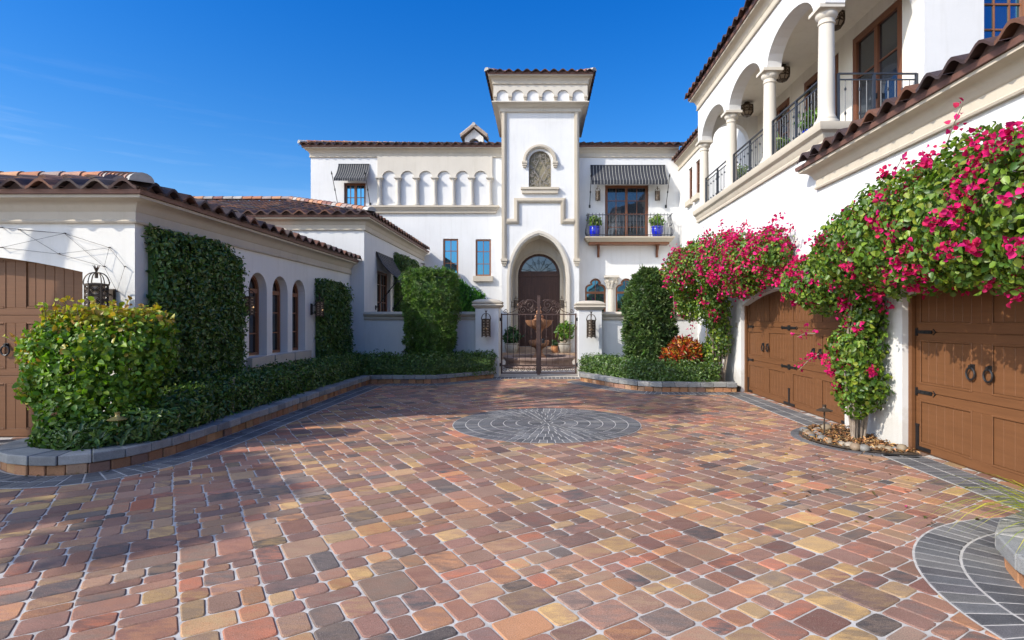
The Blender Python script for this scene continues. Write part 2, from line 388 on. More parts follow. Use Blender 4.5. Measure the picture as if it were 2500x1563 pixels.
def unit(a): return a / np.maximum(1e-9, np.linalg.norm(a, axis=1, keepdims=True))
def leaf_arrays(P, Nn, size, asp=0.6, tilt=0.6, hang=0.0, fold=0.18, out=0.0):
    n = len(P)
    Z = unit(Nn + tilt * rng.normal(size=(n, 3)))
    T = rng.normal(size=(n, 3)); T[:, 2] -= hang
    if out: T = T * .75 + Nn * out; Z = unit(rng.normal(size=(n, 3)))
    T = unit(T - Z * np.sum(T * Z, 1, keepdims=True)); B = np.cross(Z, T)
    s = (size * rng.uniform(0.6, 1.35, n))[:, None]
    w = s * asp / 2; f = s * fold
    q = [P, P + T * s * .3 + B * w + Z * f * .8, P + T * s * .68 + B * w * .8 + Z * f * .7, P + T * s - Z * f * .3,
         P + T * s * .68 - B * w * .8 + Z * f * .7, P + T * s * .3 - B * w + Z * f * .8]
    V = np.stack(q, 1).reshape(-1, 3); b = (np.arange(n) * 6)[:, None]
    F = np.stack([b + np.array([[0, 1, 2, 3]]), b + np.array([[0, 3, 4, 5]])], 1).reshape(-1, 4)
    return V, F
def palette(n, cols, wts=None, jit=0.18):
    c = np.array(cols)[rng.choice(len(cols), n, p=wts)]
    return np.clip(c * (1 + jit * rng.normal(size=(n, 1))) * (1 + 0.06 * rng.normal(size=(n, 3))), 0.004, 1)
def foliage(name, P, Nn, size, cols, mat, parent, core=None, core_col=(0.02, 0.04, 0.012), **kw):
    V, F = leaf_arrays(P, Nn, size, **kw); C = np.repeat(cols, 2, 0)
    if core is not None and len(core.f):
        cv = np.array(core.v); cf = np.array([f if len(f) == 4 else (f[0], f[1], f[2], f[2]) for f in core.f])
        F = np.concatenate([F, cf + len(V)]); V = np.concatenate([V, cv]); C = np.concatenate([C, np.tile(core_col, (len(cf), 1))])
    return np_mesh(name, V, F, C, mat, parent)

def lump(d, ph): return 1 + 0.09 * np.sin(3.1 * d[:, 0] + ph) * np.cos(2.7 * d[:, 2] + 1.3 * ph) + 0.07 * np.sin(6.3 * d[:, 1] + 5 * d[:, 2] + 2 * ph)
def blobs(E, n, inner=0.35, sh=3.0, thr=0.75):
    """points through the outer shell of a union of ellipsoids (cx,cy,cz,rx,ry,rz)"""
    E = np.array(E, float); area = (E[:, 3] * E[:, 4] + E[:, 4] * E[:, 5] + E[:, 3] * E[:, 5]); out = []; nor = []
    for i, e in enumerate(E):
        k = int(n * area[i] / area.sum() * 1.3) + 3
        d = unit(rng.normal(size=(k, 3))); t = 1 - inner * rng.random(k) ** sh
        t = t + 0.05 * rng.normal(size=k) * (rng.random(k) < 0.3)
        p = e[:3] + d * e[3:] * (t * lump(d, i * 1.7))[:, None]
        keep = np.ones(k, bool)
        for j, g in enumerate(E):
            if j != i: keep &= (np.sum(((p - g[:3]) / g[3:]) ** 2, 1) > thr)
        out.append(p[keep]); nor.append(unit(d / e[3:])[keep])
    return np.concatenate(out), np.concatenate(nor)
def blob_core(E, k=0.72):
    mb = MB()
    for e in E:
        vs = []; a, b = 7, 10
        for i in range(a + 1):
            for j in range(b):
                th, ph = PI * i / a, 2 * PI * j / b
                vs.append((e[0] + k * e[3] * math.sin(th) * math.cos(ph), e[1] + k * e[4] * math.sin(th) * math.sin(ph), e[2] + k * e[5] * math.cos(th)))
        mb.add(vs, [(i * b + j, i * b + (j + 1) % b, (i + 1) * b + (j + 1) % b, (i + 1) * b + j) for i in range(a) for j in range(b)])
    return mb
def hedge_pts(path, wd, z0, z1, n, rough=0.05):
    """clipped hedge along a path: top, both sides, ends"""
    P = [V3((p[0], p[1], 0)) for p in path]; seg = [(P[i + 1] - P[i]).length for i in range(len(P) - 1)]; L = sum(seg)
    per = wd + 2 * (z1 - z0); pts = []; nor = []
    for i in range(len(P) - 1):
        k = int(n * seg[i] / L); d = (P[i + 1] - P[i]).normalized(); nn = V3((d.y, -d.x, 0))
        t = rng.random(k) * (seg[i] + wd * 0.5) - wd * 0.25; s = rng.random(k) * per; h = z1 - z0
        o = np.where(s < h, -wd / 2, np.where(s < h + wd, s - h - wd / 2, wd / 2))
        z = np.where(s < h, z0 + s, np.where(s < h + wd, z1, z0 + (s - h - wd)))
        on = np.where(s < h, -1.0, np.where(s < h + wd, (o / wd) * 0.8, 1.0)); zn = np.where((s >= h) & (s < h + wd), 1.0, 0.15)
        wob = 0.022 * np.sin(t * 5 + z * 6) + .03 * np.sin(t * 29 + 3 * np.sin(o * 15)) * np.sin(z * 31 + o * 27) + rough * rng.normal(size=k)
        o = o + on * wob; z = z + zn * wob - 0.05 * (np.abs(o) > wd * .44) * (z > z1 - .06)
        pts.append(np.stack([P[i].x + d.x * t + nn.x * o, P[i].y + d.y * t + nn.y * o, z], 1))
        nor.append(np.stack([nn.x * on, nn.y * on, zn], 1))
        m = k // 12
        for e, sgn in ((P[i], -1), (P[i + 1], 1)):
            a = (rng.random(m) - .5) * wd; zz = z0 + rng.random(m) * h; q = rough * rng.normal(size=m) + sgn * wd * .2
            pts.append(np.stack([e.x + nn.x * a + d.x * q, e.y + nn.y * a + d.y * q, zz], 1)); nor.append(np.tile([d.x * sgn, d.y * sgn, 0.1], (m, 1)))
    return np.concatenate(pts), unit(np.concatenate(nor))
def hedge_core(path, wd, z0, z1, c=0.07):
    mb = MB(); mb.sweep(path, [(-wd / 2 + c, z0), (-wd / 2 + c, z1 - c), (wd / 2 - c, z1 - c), (wd / 2 - c, z0)])
    mb.f = [f for f in mb.f if len(f) == 4]; mb.c = mb.c[:len(mb.f)]; return mb
def vine_pts(W, u0, u1, z0, z1, th, n, shape=None, rough=0.06):
    """clipped climber on a wall: front face and edges of a rounded slab"""
    u = u0 + rng.random(n * 2) * (u1 - u0); z = z0 + rng.random(n * 2) * (z1 - z0)
    a = (u - (u0 + u1) / 2) / ((u1 - u0) / 2); b = (z - (z0 + z1) / 2) / ((z1 - z0) / 2)
    edge = np.ones(len(u))
    k = np.ones(len(u), bool) if shape is None else shape(u, z)
    u, z, a, b = u[k], z[k], a[k], b[k]
    q = (np.abs(a) ** 6 + np.abs(b) ** 6); nn = th * np.sqrt(np.clip(1.02 - q, 0.02, 1)) * (1 + .18 * np.sin(u * 5 + z * 2) * np.sin(z * 4.2 + u)) + .045 * np.sin(u * 23 + 3 * np.sin(z * 9)) * np.sin(z * 27 + 3 * np.sin(u * 11)) + rough * rng.normal(size=len(u))
    nu = np.sign(a) * np.abs(a) ** 5; nz = np.sign(b) * np.abs(b) ** 5
    O = np.array(W.O); U = np.array(W.U); Nn = np.array(W.N); Z = np.array([0, 0, 1.0])
    P = O + u[:, None] * U + z[:, None] * Z + nn[:, None] * Nn
    D = unit(nu[:, None] * U + nz[:, None] * Z + (1.0 - .6 * q.clip(0, 1))[:, None] * Nn)
    return P[:n], D[:n]

# ------------------------------------------------------------------ roof
TILES = [(0.085, 0.05, 0.045), (0.065, 0.042, 0.042), (0.11, 0.06, 0.045), (0.15, 0.07, 0.045), (0.055, 0.04, 0.042), (0.11, 0.082, 0.07), (0.19, 0.095, 0.06)]
RIDGE = [(0.40, 0.17, 0.09), (0.36, 0.2, 0.14), (0.30, 0.22, 0.19), (0.42, 0.22, 0.12), (0.22, 0.10, 0.08), (0.34, 0.30, 0.27)]
PITCH = 0.38
def roof_slope(mb, o, d, up, L, z0, s, D, h0=0.0, h1=0.0, lip=True, pal=TILES):
    """barrel tiles: eave starts at o (xy), runs along d for L metres, climbs along up; h0/h1 trim the ends by t*h (hips)"""
    o = V3((o[0], o[1])); d = V3(d); up = V3(up)
    n = max(2, int(round(L / PITCH))); pit = L / n; sub = 8; ct = 0.40; m = max(1, int(round(D / ct))); ct = D / m
    def wave(k): return 0.115 * (0.5 - 0.5 * math.cos(2 * PI * k / sub)) ** 0.85
    cols = {}
    for j in range(m):
        t0 = j * ct - (0.09 if j == 0 else 0.03); t1 = (j + 1) * ct
        for i in range(n):
            ac = (i + .5) * pit; tc = (j + .5) * ct
            if ac < tc * h0 - pit * .2 or ac > L - tc * h1 + pit * .2: continue
            c = pal[rnd.randrange(len(pal))]; k = rnd.uniform(.8, 1.2); c = sc(c, k)
            vs = []; dz = rnd.uniform(-.006, .006)
            for q in range(sub + 1):
                a = (i + q / sub) * pit; x = o + d * a
                p0 = x + up * t0; p1 = x + up * t1; wv = wave(q)
                vs += [(p0.x, p0.y, z0 + s * t0 + wv + 0.035 + dz), (p1.x, p1.y, z0 + s * t1 + wv * .9)]
                p2 = x + up * (t0 + .004); vs.append((p2.x, p2.y, z0 + s * t0 + wv + (-.004 if j == 0 else 0.008)))
            fs = []
            for q in range(sub):
                b = q * 3; fs += [(b, b + 3, b + 4, b + 1), (b, b + 2, b + 5, b + 3)]
            mb.add(vs, fs, c)
    # underlay, and the closure under the eave a little behind the lip
    q = [o + up * .04, o + d * L + up * .04, o + d * max(L - D * h1, D * h0) + up * D, o + d * min(D * h0, L) + up * D]
    mb.add([(p.x, p.y, z0 + s * t - .012) for p, t in zip(q, (.04, .04, D, D))], [(0, 1, 2, 3)], (0.05, 0.04, 0.04))
    if lip:
        vs = []; k = n * sub
        for q in range(k + 1):
            x = o + d * (q * pit / sub) + up * .05
            vs += [(x.x, x.y, z0 - .02), (x.x, x.y, z0 + wave(q % sub) + .01)]
        mb.add(vs, [(2 * q, 2 * q + 2, 2 * q + 3, 2 * q + 1) for q in range(k)], (0.16, 0.11, 0.10))
def hip_tiles(p0, p1, mb, r=0.13, step=0.36, cap=True):
    p0, p1 = V3(p0), V3(p1); L = (p1 - p0).length; d = (p1 - p0) / L; a = d.cross(UP).normalized(); b = a.cross(d)
    n = int(L / step)
    for i in range(n + 1):
        q0 = p0 + d * (i * step - .02); q1 = p0 + d * min(L, (i + 1) * step + .06); vs = []; k = 8
        for (q, rr) in ((q0, r * 1.12), (q1, r * .92)):
            for j in range(k + 1):
                w = PI * j / k; vs.append(q + a * (rr * math.cos(w)) + b * (rr * math.sin(w) * .85 - .02))
        c = (0.42, 0.40, 0.37) if (cap and i == 0) else RIDGE[rnd.randrange(len(RIDGE))]
        c = sc(c, rnd.uniform(.85, 1.15))
        mb.add(vs, [(j, j + 1, k + 2 + j, k + 1 + j) for j in range(k)] + [tuple(range(k + 1))], c)
CORN = [(0, -.36), (.045, -.36), (.055, -.335), (.035, -.31), (.035, -.2), (.055, -.185), (.075, -.13), (.125, -.07), (.19, -.045), (.215, -.04), (.215, 0), (0, 0)]
def cornice(mb, path, ztop, side=1, k=1.0, kz=1.0, closed=False):
    mb.sweep(path, [(o * k, ztop + z * kz) for o, z in CORN], side, closed)
def fascia(mb, path, ztop, out, side=1, h=.06):
    mb.sweep(path, [(out - .06, ztop - h), (out + .01, ztop - h), (out + .02, ztop), (out - .06, ztop)], side)

# ------------------------------------------------------------------ windows
def window(parent, W, outline, depth, fw=.075, bars_u=(), bars_z=(), mat='woodlt', glass='glass', bw=.028, mull=()):
    """a framed window set back from the wall face; frame is the part, its pane a sub-part"""
    mb = MB(); a = inset(outline, .004); b = inset(outline, fw); mb.ring(W, a, b, -depth - .05, -depth + .03)
    us = [q[0] for q in outline]; zs = [q[1] for q in outline]; c = (min(us) + max(us)) / 2
    def top(u):   # height of the outline at u
        best = min(zs)
        for i in range(len(b)):
            p, q = b[i], b[(i + 1) % len(b)]
            if (p[0] - u) * (q[0] - u) <= 0 and abs(p[0] - q[0]) > 1e-6: best = max(best, p[1] + (u - p[0]) / (q[0] - p[0]) * (q[1] - p[1]))
        return best
    for u in bars_u: mb.wbox(W, u - bw / 2, u + bw / 2, min(zs) + fw * .9, top(u) + .01, -depth - .035, -depth + .0)
    for u in mull: mb.wbox(W, u - .055, u + .055, min(zs) + fw * .9, top(u) + .01, -depth - .045, -depth + .024)
    for z in bars_z:
        zz, hh = (z if isinstance(z, tuple) else (z, bw)); mb.wbox(W, min(us) + fw * .95, max(us) - fw * .95, zz - hh / 2, zz + hh / 2, -depth - .034, -depth + (.003 if hh == bw else .026))
    f = mb.build('window', M[mat], parent)
    g = MB(); g.panel(W, inset(outline, fw * .7), (), .012, -depth - .02, True); g.build('pane', M[glass], f)
    return f

# ------------------------------------------------------------------ ironwork
def spiral(c, r, turns, a0, U, Vv, n=18, sgn=1, r1=.12):
    c = V3(c); U = V3(U); Vv = V3(Vv)
    return [c + (U * math.cos(a0 + sgn * 2 * PI * turns * i / n) + Vv * math.sin(a0 + sgn * 2 * PI * turns * i / n)) * (r * (1 - (1 - r1) * i / n)) for i in range(n + 1)]
def knob(mb, p, r): mb.lathe([(r * .5, p[2] - r * 1.4), (r, p[2] - r * .5), (r, p[2] + r * .5), (r * .5, p[2] + r * 1.4)], p[0], p[1], 6)

def make_lantern(label, loc):
    """hexagonal pierced wall lantern; wall behind it at local +y 0.30"""
    t = thing('wall_lantern', label, 'lantern', loc, 'pierced iron wall lanterns'); x0, y0, z0 = loc
    b = MB(); R = .135; H = .46; pt = [(x0 + R * math.cos(PI / 3 * k + PI / 6), y0 + R * math.sin(PI / 3 * k + PI / 6)) for k in range(6)]
    for k in range(6):
        p, q = pt[k], pt[(k + 1) % 6]
        b.tube([(p[0], p[1], z0 - .02), (p[0], p[1], z0 + H)], .011, 5)
        for z in (0, .155, .31, H): b.beam((p[0], p[1], z0 + z), (q[0], q[1], z0 + z), .014, .022)
        mx, my = (p[0] + q[0]) / 2, (p[1] + q[1]) / 2; ux, uy = (q[0] - p[0]) / R, (q[1] - p[1]) / R
        for i in range(3):
            zc = z0 + .0775 + .155 * i
            for s in (-1, 1):
                b.tube([(mx + ux * .058 * math.cos(w) * 1.0, my + uy * .058 * math.cos(w), zc + s * .036 + .036 * math.sin(w)) for w in [2 * PI * j / 9 for j in range(10)]], .0075, 4, cap=False)
            b.beam((p[0], p[1], zc - .07), (q[0], q[1], zc + .07), .008, .010); b.beam((p[0], p[1], zc + .07), (q[0], q[1], zc - .07), .008, .010)
        b.lathe([(.001, z0 - .055), (.012, z0 - .04), (.012, z0 - .02)], p[0], p[1], 5)
    b.lathe([(.001, z0 - .002), (R * .98, z0 - .002), (R * .98, z0 + .006), (.001, z0 + .006)], x0, y0, 6, phase=PI / 6)
    b.lathe([(R * 1.08, z0 + H), (R * 1.08, z0 + H + .018), (R * .5, z0 + H + .03), (.01, z0 + H + .035)], x0, y0, 6, phase=PI / 6)
    body = b.build('body', M['bronze'], t)
    g = MB(); g.lathe([(.105, z0 + .012), (.105, z0 + H - .012)], x0, y0, 12); g.build('glass', M['lampglass'], body)
    g = MB(); g.ball((x0, y0 - .112, z0 + .2), .02, 6); g.build('bulb', M['candle'], body)
    c = MB()
    for k in range(6):
        w = PI / 3 * k + PI / 6; pth = []
        for i in range(9):
            f = i / 8; rr = R * (1.06 * math.cos(f * PI / 2) ** .8 + .05); pth.append((x0 + rr * math.cos(w), y0 + rr * math.sin(w), z0 + H + .02 + .16 * math.sin(f * PI / 2)))
        c.tube(pth, .008, 4)
        c.tube([(x0 + R * 1.05 * math.cos(w), y0 + R * 1.05 * math.sin(w), z0 + H), (x0 + R * 1.2 * math.cos(w), y0 + R * 1.2 * math.sin(w), z0 + H + .05)], [.009, .002], 4)
        c.tube([(x0 + .02 * math.cos(w), y0 + .02 * math.sin(w), z0 + H + .24), (x0 + .045 * math.cos(w), y0 + .045 * math.sin(w), z0 + H + .29)], [.008, .002], 4)
    c.lathe([(.02, z0 + H + .1), (.022, z0 + H + .17), (.014, z0 + H + .2), (.026, z0 + H + .23), (.03, z0 + H + .245), (.004, z0 + H + .25)], x0, y0, 8)
    c.build('crown', M['bronze'], t)
    k = MB(); k.box(x0 - .055, x0 + .055, y0 + .27, y0 + .30, z0 + .02, z0 + .42); k.box(x0 - .045, x0 + .045, y0 + .255, y0 + .272, z0 + .04, z0 + .40)
    k.tube([(x0, y0 + .26, z0 + .33), (x0, y0 + .2, z0 + .36), (x0, y0 + .14, z0 + .33)], .012, 5); k.tube(spiral((x0, y0 + .2, z0 + .1), .06, 1.3, PI / 2, (0, 1, 0), (0, 0, 1)), .009, 5)
    k.build('bracket', M['bronze'], t)
    return t

# ------------------------------------------------------------------ columns
def column(mb, x, y, z0, z1, r, ab=1.75):
    h = z1 - z0; a = r * ab
    mb.box(x - a, x + a, y - a, y + a, z0, z0 + .07); zb = z0 + .07
    mb.lathe([(r * 1.45, zb), (r * 1.5, zb + .03), (r * 1.45, zb + .06), (r * 1.15, zb + .075), (r * 1.2, zb + .1), (r * 1.12, zb + .13), (r * 1.02, zb + .16),
              (r * 1.0, zb + .3), (r * .98, z0 + h * .5), (r * .9, z1 - .30), (r * .9, z1 - .275), (r * 1.02, z1 - .27), (r * 1.02, z1 - .24), (r * .93, z1 - .235), (r * .95, z1 - .19),
              (r * 1.2, z1 - .16), (r * 1.3, z1 - .12), (r * 1.3, z1 - .1), (r * 1.12, z1 - .09), (r * 1.3, z1 - .06)], x, y, 24)
    mb.box(x - a * 1.02, x + a * 1.02, y - a * 1.02, y + a * 1.02, z1 - .06, z1)

# ------------------------------------------------------------------ carriage garage door
def garage_door(parent, W, u0, u1, zs, rise, n, pairs=1, label=None):
    """sectional door made to look like pairs of carriage doors; n is how far the face lies behind the wall"""
    H = zs + rise; d = MB(); sect = [0.012, H * .335, H * .667, H + .02]
    d.wbox(W, u0, u1, 0.0, H + .03, -n - .06, -n - .014)
    hw = (u1 - u0) / pairs; leaf = hw / 2; st = .15
    for i in range(3):
        z0, z1 = sect[i] + .004, sect[i + 1] - .004
        d.wbox(W, u0, u1, z0, z0 + .11, -n - .03, -n); d.wbox(W, u0, u1, z1 - .11, z1, -n - .03, -n)
        for L in range(pairs * 2):
            a, b = u0 + L * leaf, u0 + (L + 1) * leaf
            for (s0, s1) in ((a, a + st), (b - st, b)): d.wbox(W, s0, s1, z0 + .11, z1 - .11, -n - .03, -n)
            w = (b - a - 2 * st) / 6
            for k in range(6): d.wbox(W, a + st + k * w + .004, a + st + (k + 1) * w - .004, z0 + .125, z1 - .125, -n - .03, -n - .009)
            for (p0, p1, q0, q1) in ((a + st - .012, a + st + .012, z0 + .1, z1 - .1), (b - st - .012, b - st + .012, z0 + .1, z1 - .1)):
                d.wbox(W, p0, p1, q0, q1, -n - .002, -n + .007)
            for q in (z0 + .11, z1 - .11): d.wbox(W, a + st + .014, b - st - .014, q - .012, q + .012, -n - .002, -n + .007)
    o = d.build('garage_door', M['garage'], parent, bevel=.004, seg=1)
    if label: o['label'] = label
    e = .07
    for (a, b) in ((u0 - .015, u0 + e), (u1 - e, u1 + .015)): tr = MB(); tr.wbox(W, a, b, 0, zs + rise * .5, -n + .012, -n + .06); tr.build('door_stop', M['garage'], o)
    def strap(u, z, sgn, both=False):
        h = MB()
        for s in ((-1, 1) if both else (sgn,)):
            h.wbox(W, min(u, u + s * .03), max(u, u + s * .03), z - .05, z + .05, -n, -n + .018)
            h.wbox(W, min(u + s * .03, u + s * .30), max(u + s * .03, u + s * .30), z - .022, z + .022, -n, -n + .014)
            c = u + s * .32; h.add([W.p(c - .035, z, -n + .014), W.p(c, z + .04, -n + .014), W.p(c + .05 * s, z, -n + .014), W.p(c, z - .04, -n + .014), W.p(c - .035, z, -n), W.p(c, z + .04, -n), W.p(c + .05 * s, z, -n), W.p(c, z - .04, -n)],
                  [(0, 1, 2, 3), (0, 1, 5, 4), (1, 2, 6, 5), (2, 3, 7, 6), (3, 0, 4, 7)])
            for q in (.09, .17, .25): h.wbox(W, u + s * q - .009, u + s * q + .009, z - .009, z + .009, -n + .014, -n + .02)
        if both: h.wbox(W, u - .05, u + .05, z - .045, z + .045, -n, -n + .02)
        h.build('strap_hinge', M['iron'], o)
    for i in (1, 2):
        z = sect[i]; strap(u0 + e, z, 1); strap(u1 - e, z, -1)
        for k in range(1, pairs): strap(u0 + k * hw, z, 1, True)
    def foot(u, ss):
        h = MB(); h.wbox(W, u - .025, u + .025, .03, .34, -n, -n + .016)
        for s in ss: h.wbox(W, min(u, u + s * .24), max(u, u + s * .24), .03, .075, -n, -n + .015)
        h.wbox(W, u - .035, u + .035, .33, .36, -n, -n + .018); h.build('corner_bracket', M['iron'], o)
    foot(u0 + e + .03, (1,)); foot(u1 - e - .03, (-1,))
    for k in range(1, pairs): foot(u0 + k * hw, (-1, 1))
    for k in range(pairs):
        c = u0 + (k + .5) * hw
        for s in (-1, 1):
            h = MB(); z = H * .50; u = c + s * .125
            h.tube([W.p(u + .062 * math.cos(a), z - .068 + .068 * math.sin(a), -n + .03) for a in [2 * PI * i / 16 for i in range(17)]], .012, 6, cap=False)
            h.wbox(W, u - .03, u + .03, z - .02, z + .04, -n, -n + .014); h.wbox(W, u - .015, u + .015, z - .01, z + .03, -n + .014, -n + .045)
            h.build('ring_handle', M['iron'], o)
    return o
# ------------------------------------------------------------------ ground and paving (setting)
def sheet(name, poly, z, mat, kind='structure'):
    mb = MB(); t = tessellate_polygon([[V3((p[0], p[1], 0)) for p in poly]]); mb.add([(p[0], p[1], z) for p in poly], t)
    return struct(mb.build(name, M[mat]), kind)
sheet('ground', [(-400, -400), (400, -400), (400, 400), (-400, 400)], -0.03, 'ground')
sheet('courtyard', [(-5.6, 16.6), (6.4, 16.6), (6.4, 25.7), (-5.6, 25.7)], 0.006, 'court')
sheet('driveway_bed', [(-13, 0.2), (5.0, 0.2), (5.0, 17.2), (-13, 17.2)], -0.0072, 'sand')
PAVE = [(0.27, 0.15, 0.115), (0.235, 0.155, 0.125), (0.215, 0.14, 0.125), (0.31, 0.205, 0.135), (0.32, 0.235, 0.14), (0.20, 0.16, 0.14), (0.135, 0.118, 0.118), (0.37, 0.155, 0.105), (0.40, 0.285, 0.14), (0.19, 0.105, 0.095), (0.255, 0.185, 0.14), (0.25, 0.15, 0.12), (0.24, 0.165, 0.14), (0.24, 0.14, 0.12), (0.34, 0.19, 0.115)]
PAVE = [(a * 1.22, b * 1.08, c * .92) for a, b, c in PAVE] + [(0.10, 0.085, 0.08), (0.24, 0.125, 0.095), (0.23, 0.13, 0.10), (0.29, 0.15, 0.10), (0.20, 0.125, 0.105)]
mb = MB(); CW = .232; ca = math.sqrt(.5)
def paver(mb, cx, cy, lu, lv, c, c2, g=.0075, z=0.0, rot=PI / 4, ch=.03, dep=.012):
    a, b = lu / 2 - g, lv / 2 - g; ch = min(ch, a * .4, b * .4)
    pts = [(a - ch, -b), (a - ch * .28, -b + ch * .28), (a, -b + ch), (a, b - ch), (a - ch * .28, b - ch * .28), (a - ch, b), (-a + ch, b), (-a + ch * .28, b - ch * .28), (-a, b - ch), (-a, -b + ch), (-a + ch * .28, -b + ch * .28), (-a + ch, -b)]
    q = []; R = rnd.uniform; dz = R(-.0015, .0015); co_, si = math.cos(rot), math.sin(rot); j = [(R(-.0028, .0028), R(-.0028, .0028)) for _ in pts]
    for (k, zz) in ((1.0, -dep), (1.0, -.005), (.93, 0)):
        for (p, e) in zip(pts, j):
            x = (p[0] + e[0]) ; y = (p[1] + e[1])
            if k < 1: x -= math.copysign(min(.007, abs(x) * .3), x); y -= math.copysign(min(.007, abs(y) * .3), y)
            q.append((cx + x * co_ - y * si, cy + x * si + y * co_, z + zz + dz))
    n = len(pts); fs = [(l * n + i, l * n + (i + 1) % n, (l + 1) * n + (i + 1) % n, (l + 1) * n + i) for l in (0, 1) for i in range(n)]
    mb.add(q, fs + [tuple(range(2 * n, 3 * n))], c, c2)
# modular courses laid askew to the house; stones of mixed length, some doubled across
ANG = math.radians(33); ux, uy = math.cos(ANG), math.sin(ANG); CW = .245
def edge(i, s): return i * 2 * CW + .020 * math.sin(s * 1.1 + i * 2.1) + .007 * math.sin(s * 4.7 + i * 5.3)
def cuts(L):      # stone lengths that fill L
    out = []
    while L > .30: l = rnd.choice((.122, .165, .165, .245)); out.append(l); L -= l
    return out + ([L] if L > .09 else []) if L > .09 or not out else out[:-1] + [out[-1] + L]
def lay(u0, u1, s0, s1):
    cu, cs = (u0 + u1) / 2, (s0 + s1) / 2; x, y = cu * ux + cs * uy, cu * uy - cs * ux
    if not (-7.5 < x < 4.9 and 1.3 < y < 17.0) or (y < 4.5 and abs(x) > y * 1.02 + .9) or (x - .1) ** 2 + (y - 9.3) ** 2 < 1.25 ** 2 or (x < -5.2 and 8.3 < y): return
    c = PAVE[rnd.randrange(len(PAVE))]; c2 = PAVE[rnd.randrange(len(PAVE))]
    k = rnd.uniform(.8, 1.22); c = sc(c, k); c2 = tuple(.6 * a * k + .4 * b for a, b in zip(c2, c))
    j = rnd.uniform(-.003, .003); paver(mb, x + j * ux, y + j * uy, u1 - u0, s1 - s0, c, c2, g=.0055, rot=ANG)
for i in range(-30, 46):
    s = -24.0 + rnd.uniform(0, .5)
    while s < 16:
        L = rnd.choice((.245, .33, .49, .49, .61)); e0, e1 = edge(i, s + L / 2), edge(i + 1, s + L / 2); W = e1 - e0
        if rnd.random() < .5:                       # two lanes of stones side by side
            m = e0 + W * rnd.choice((.5, .5, .42, .58))
            for (p, q) in ((e0, m), (m, e1)):
                t = s
                for l in cuts(L): lay(p, q, t, t + l); t += l
        else:                                       # rows across, cut off centre
            t = s
            for l in cuts(L):
                f = rnd.choice(((0, .5, 1), (0, .36, 1), (0, .64, 1), (0, .33, .67, 1), (0, .3, .7, 1)))
                for p, q in zip(f, f[1:]): lay(e0 + W * p, e0 + W * q, t, t + l)
                t += l
        s += L
struct(mb.build('driveway', M['paver']))

GREY = [(0.115, 0.115, 0.12), (0.14, 0.14, 0.142), (0.10, 0.10, 0.105), (0.165, 0.16, 0.155), (0.125, 0.12, 0.125)]
def pick_grey(): return sc(GREY[rnd.randrange(5)], rnd.uniform(.85, 1.2))
def ring_pavers(mb, cx, cy, r0, r1, wd, a0=0, a1=2 * PI, z=.008):
    n = max(6, int((r0 + r1) / 2 * (a1 - a0) / wd)); da = (a1 - a0) / n; off = rnd.random() * da if a1 - a0 > 6 else 0
    for k in range(n):
        b0 = a0 + off + k * da; q = []
        for (zz, e) in ((z - .01, 0), (z - .004, 0), (z, .006)):
            for (rr, aa) in ((r0 + .007 + e, b0 + (.007 + e) / max(r0, .08)), (r1 - .006 - e, b0 + (.006 + e) / r1), (r1 - .006 - e, b0 + da - (.006 + e) / r1), (r0 + .006 + e, b0 + da - (.006 + e) / max(r0, .08))):
                q.append((cx + rr * math.cos(aa), cy + rr * math.sin(aa), zz))
        mb.add(q, [(l * 4 + i, l * 4 + (i + 1) % 4, l * 4 + 4 + (i + 1) % 4, l * 4 + 4 + i) for l in (0, 1) for i in range(4)] + [(8, 9, 10, 11)], pick_grey())
def disc(cx, cy, r, n=48, a0=0, a1=2 * PI): return [(cx + r * math.cos(a0 + (a1 - a0) * i / n), cy + r * math.sin(a0 + (a1 - a0) * i / n)) for i in range(n + (0 if a1 - a0 > 6.2 else 1))]
sheet('medallion_bed', disc(.1, 9.3, 1.54), .003, 'sand')
mb = MB(); ring_pavers(mb, .1, 9.3, 0.01, .10, .15)
for k in range(7): ring_pavers(mb, .1, 9.3, .10 + k * .205, .10 + (k + 1) * .205, .098 + .012 * (k > 2))
struct(mb.build('paving_medallion', M['greypaver']))

def resample(path, step):
    out = [V3(path[0])]; acc = 0.0
    for i in range(len(path) - 1):
        a, b = V3(path[i]), V3(path[i + 1]); L = (b - a).length; t = step - acc
        while t <= L: out.append(a + (b - a) * (t / L)); t += step
        acc = (acc + L) % step
    return out
def smooth_path(p, it=2):
    for _ in range(it): p = [p[0]] + [q for i in range(len(p) - 1) for q in ((p[i][0] * .75 + p[i + 1][0] * .25, p[i][1] * .75 + p[i + 1][1] * .25), (p[i][0] * .25 + p[i + 1][0] * .75, p[i][1] * .25 + p[i + 1][1] * .75))] + [p[-1]]
    return p
def normals(P, side):
    R = []
    for i in range(len(P)):
        d = (P[min(i + 1, len(P) - 1)] - P[max(i - 1, 0)]).normalized(); R.append(V3((d.y, -d.x)) * side)
    return R
def row_pavers(mb, path, o0, o1, step, side=1, z=.008):
    P = resample(path, step); Nn = normals(P, side)
    for i in range(len(P) - 1):
        t = (P[i + 1] - P[i]) * (.008 / step); q = []
        for (zz, e) in ((z - .01, 0), (z - .004, 0), (z, .005)):
            tt = t * (1 + e / .008); oo0, oo1 = o0 + .008 + e, o1 - .008 - e
            for v in (P[i] + tt + Nn[i] * oo0, P[i] + tt + Nn[i] * oo1, P[i + 1] - tt + Nn[i + 1] * oo1, P[i + 1] - tt + Nn[i + 1] * oo0): q.append((v.x, v.y, zz))
        mb.add(q, [(l * 4 + k, l * 4 + (k + 1) % 4, l * 4 + 4 + (k + 1) % 4, l * 4 + 4 + k) for l in (0, 1) for k in range(4)] + [(8, 9, 10, 11)], pick_grey())
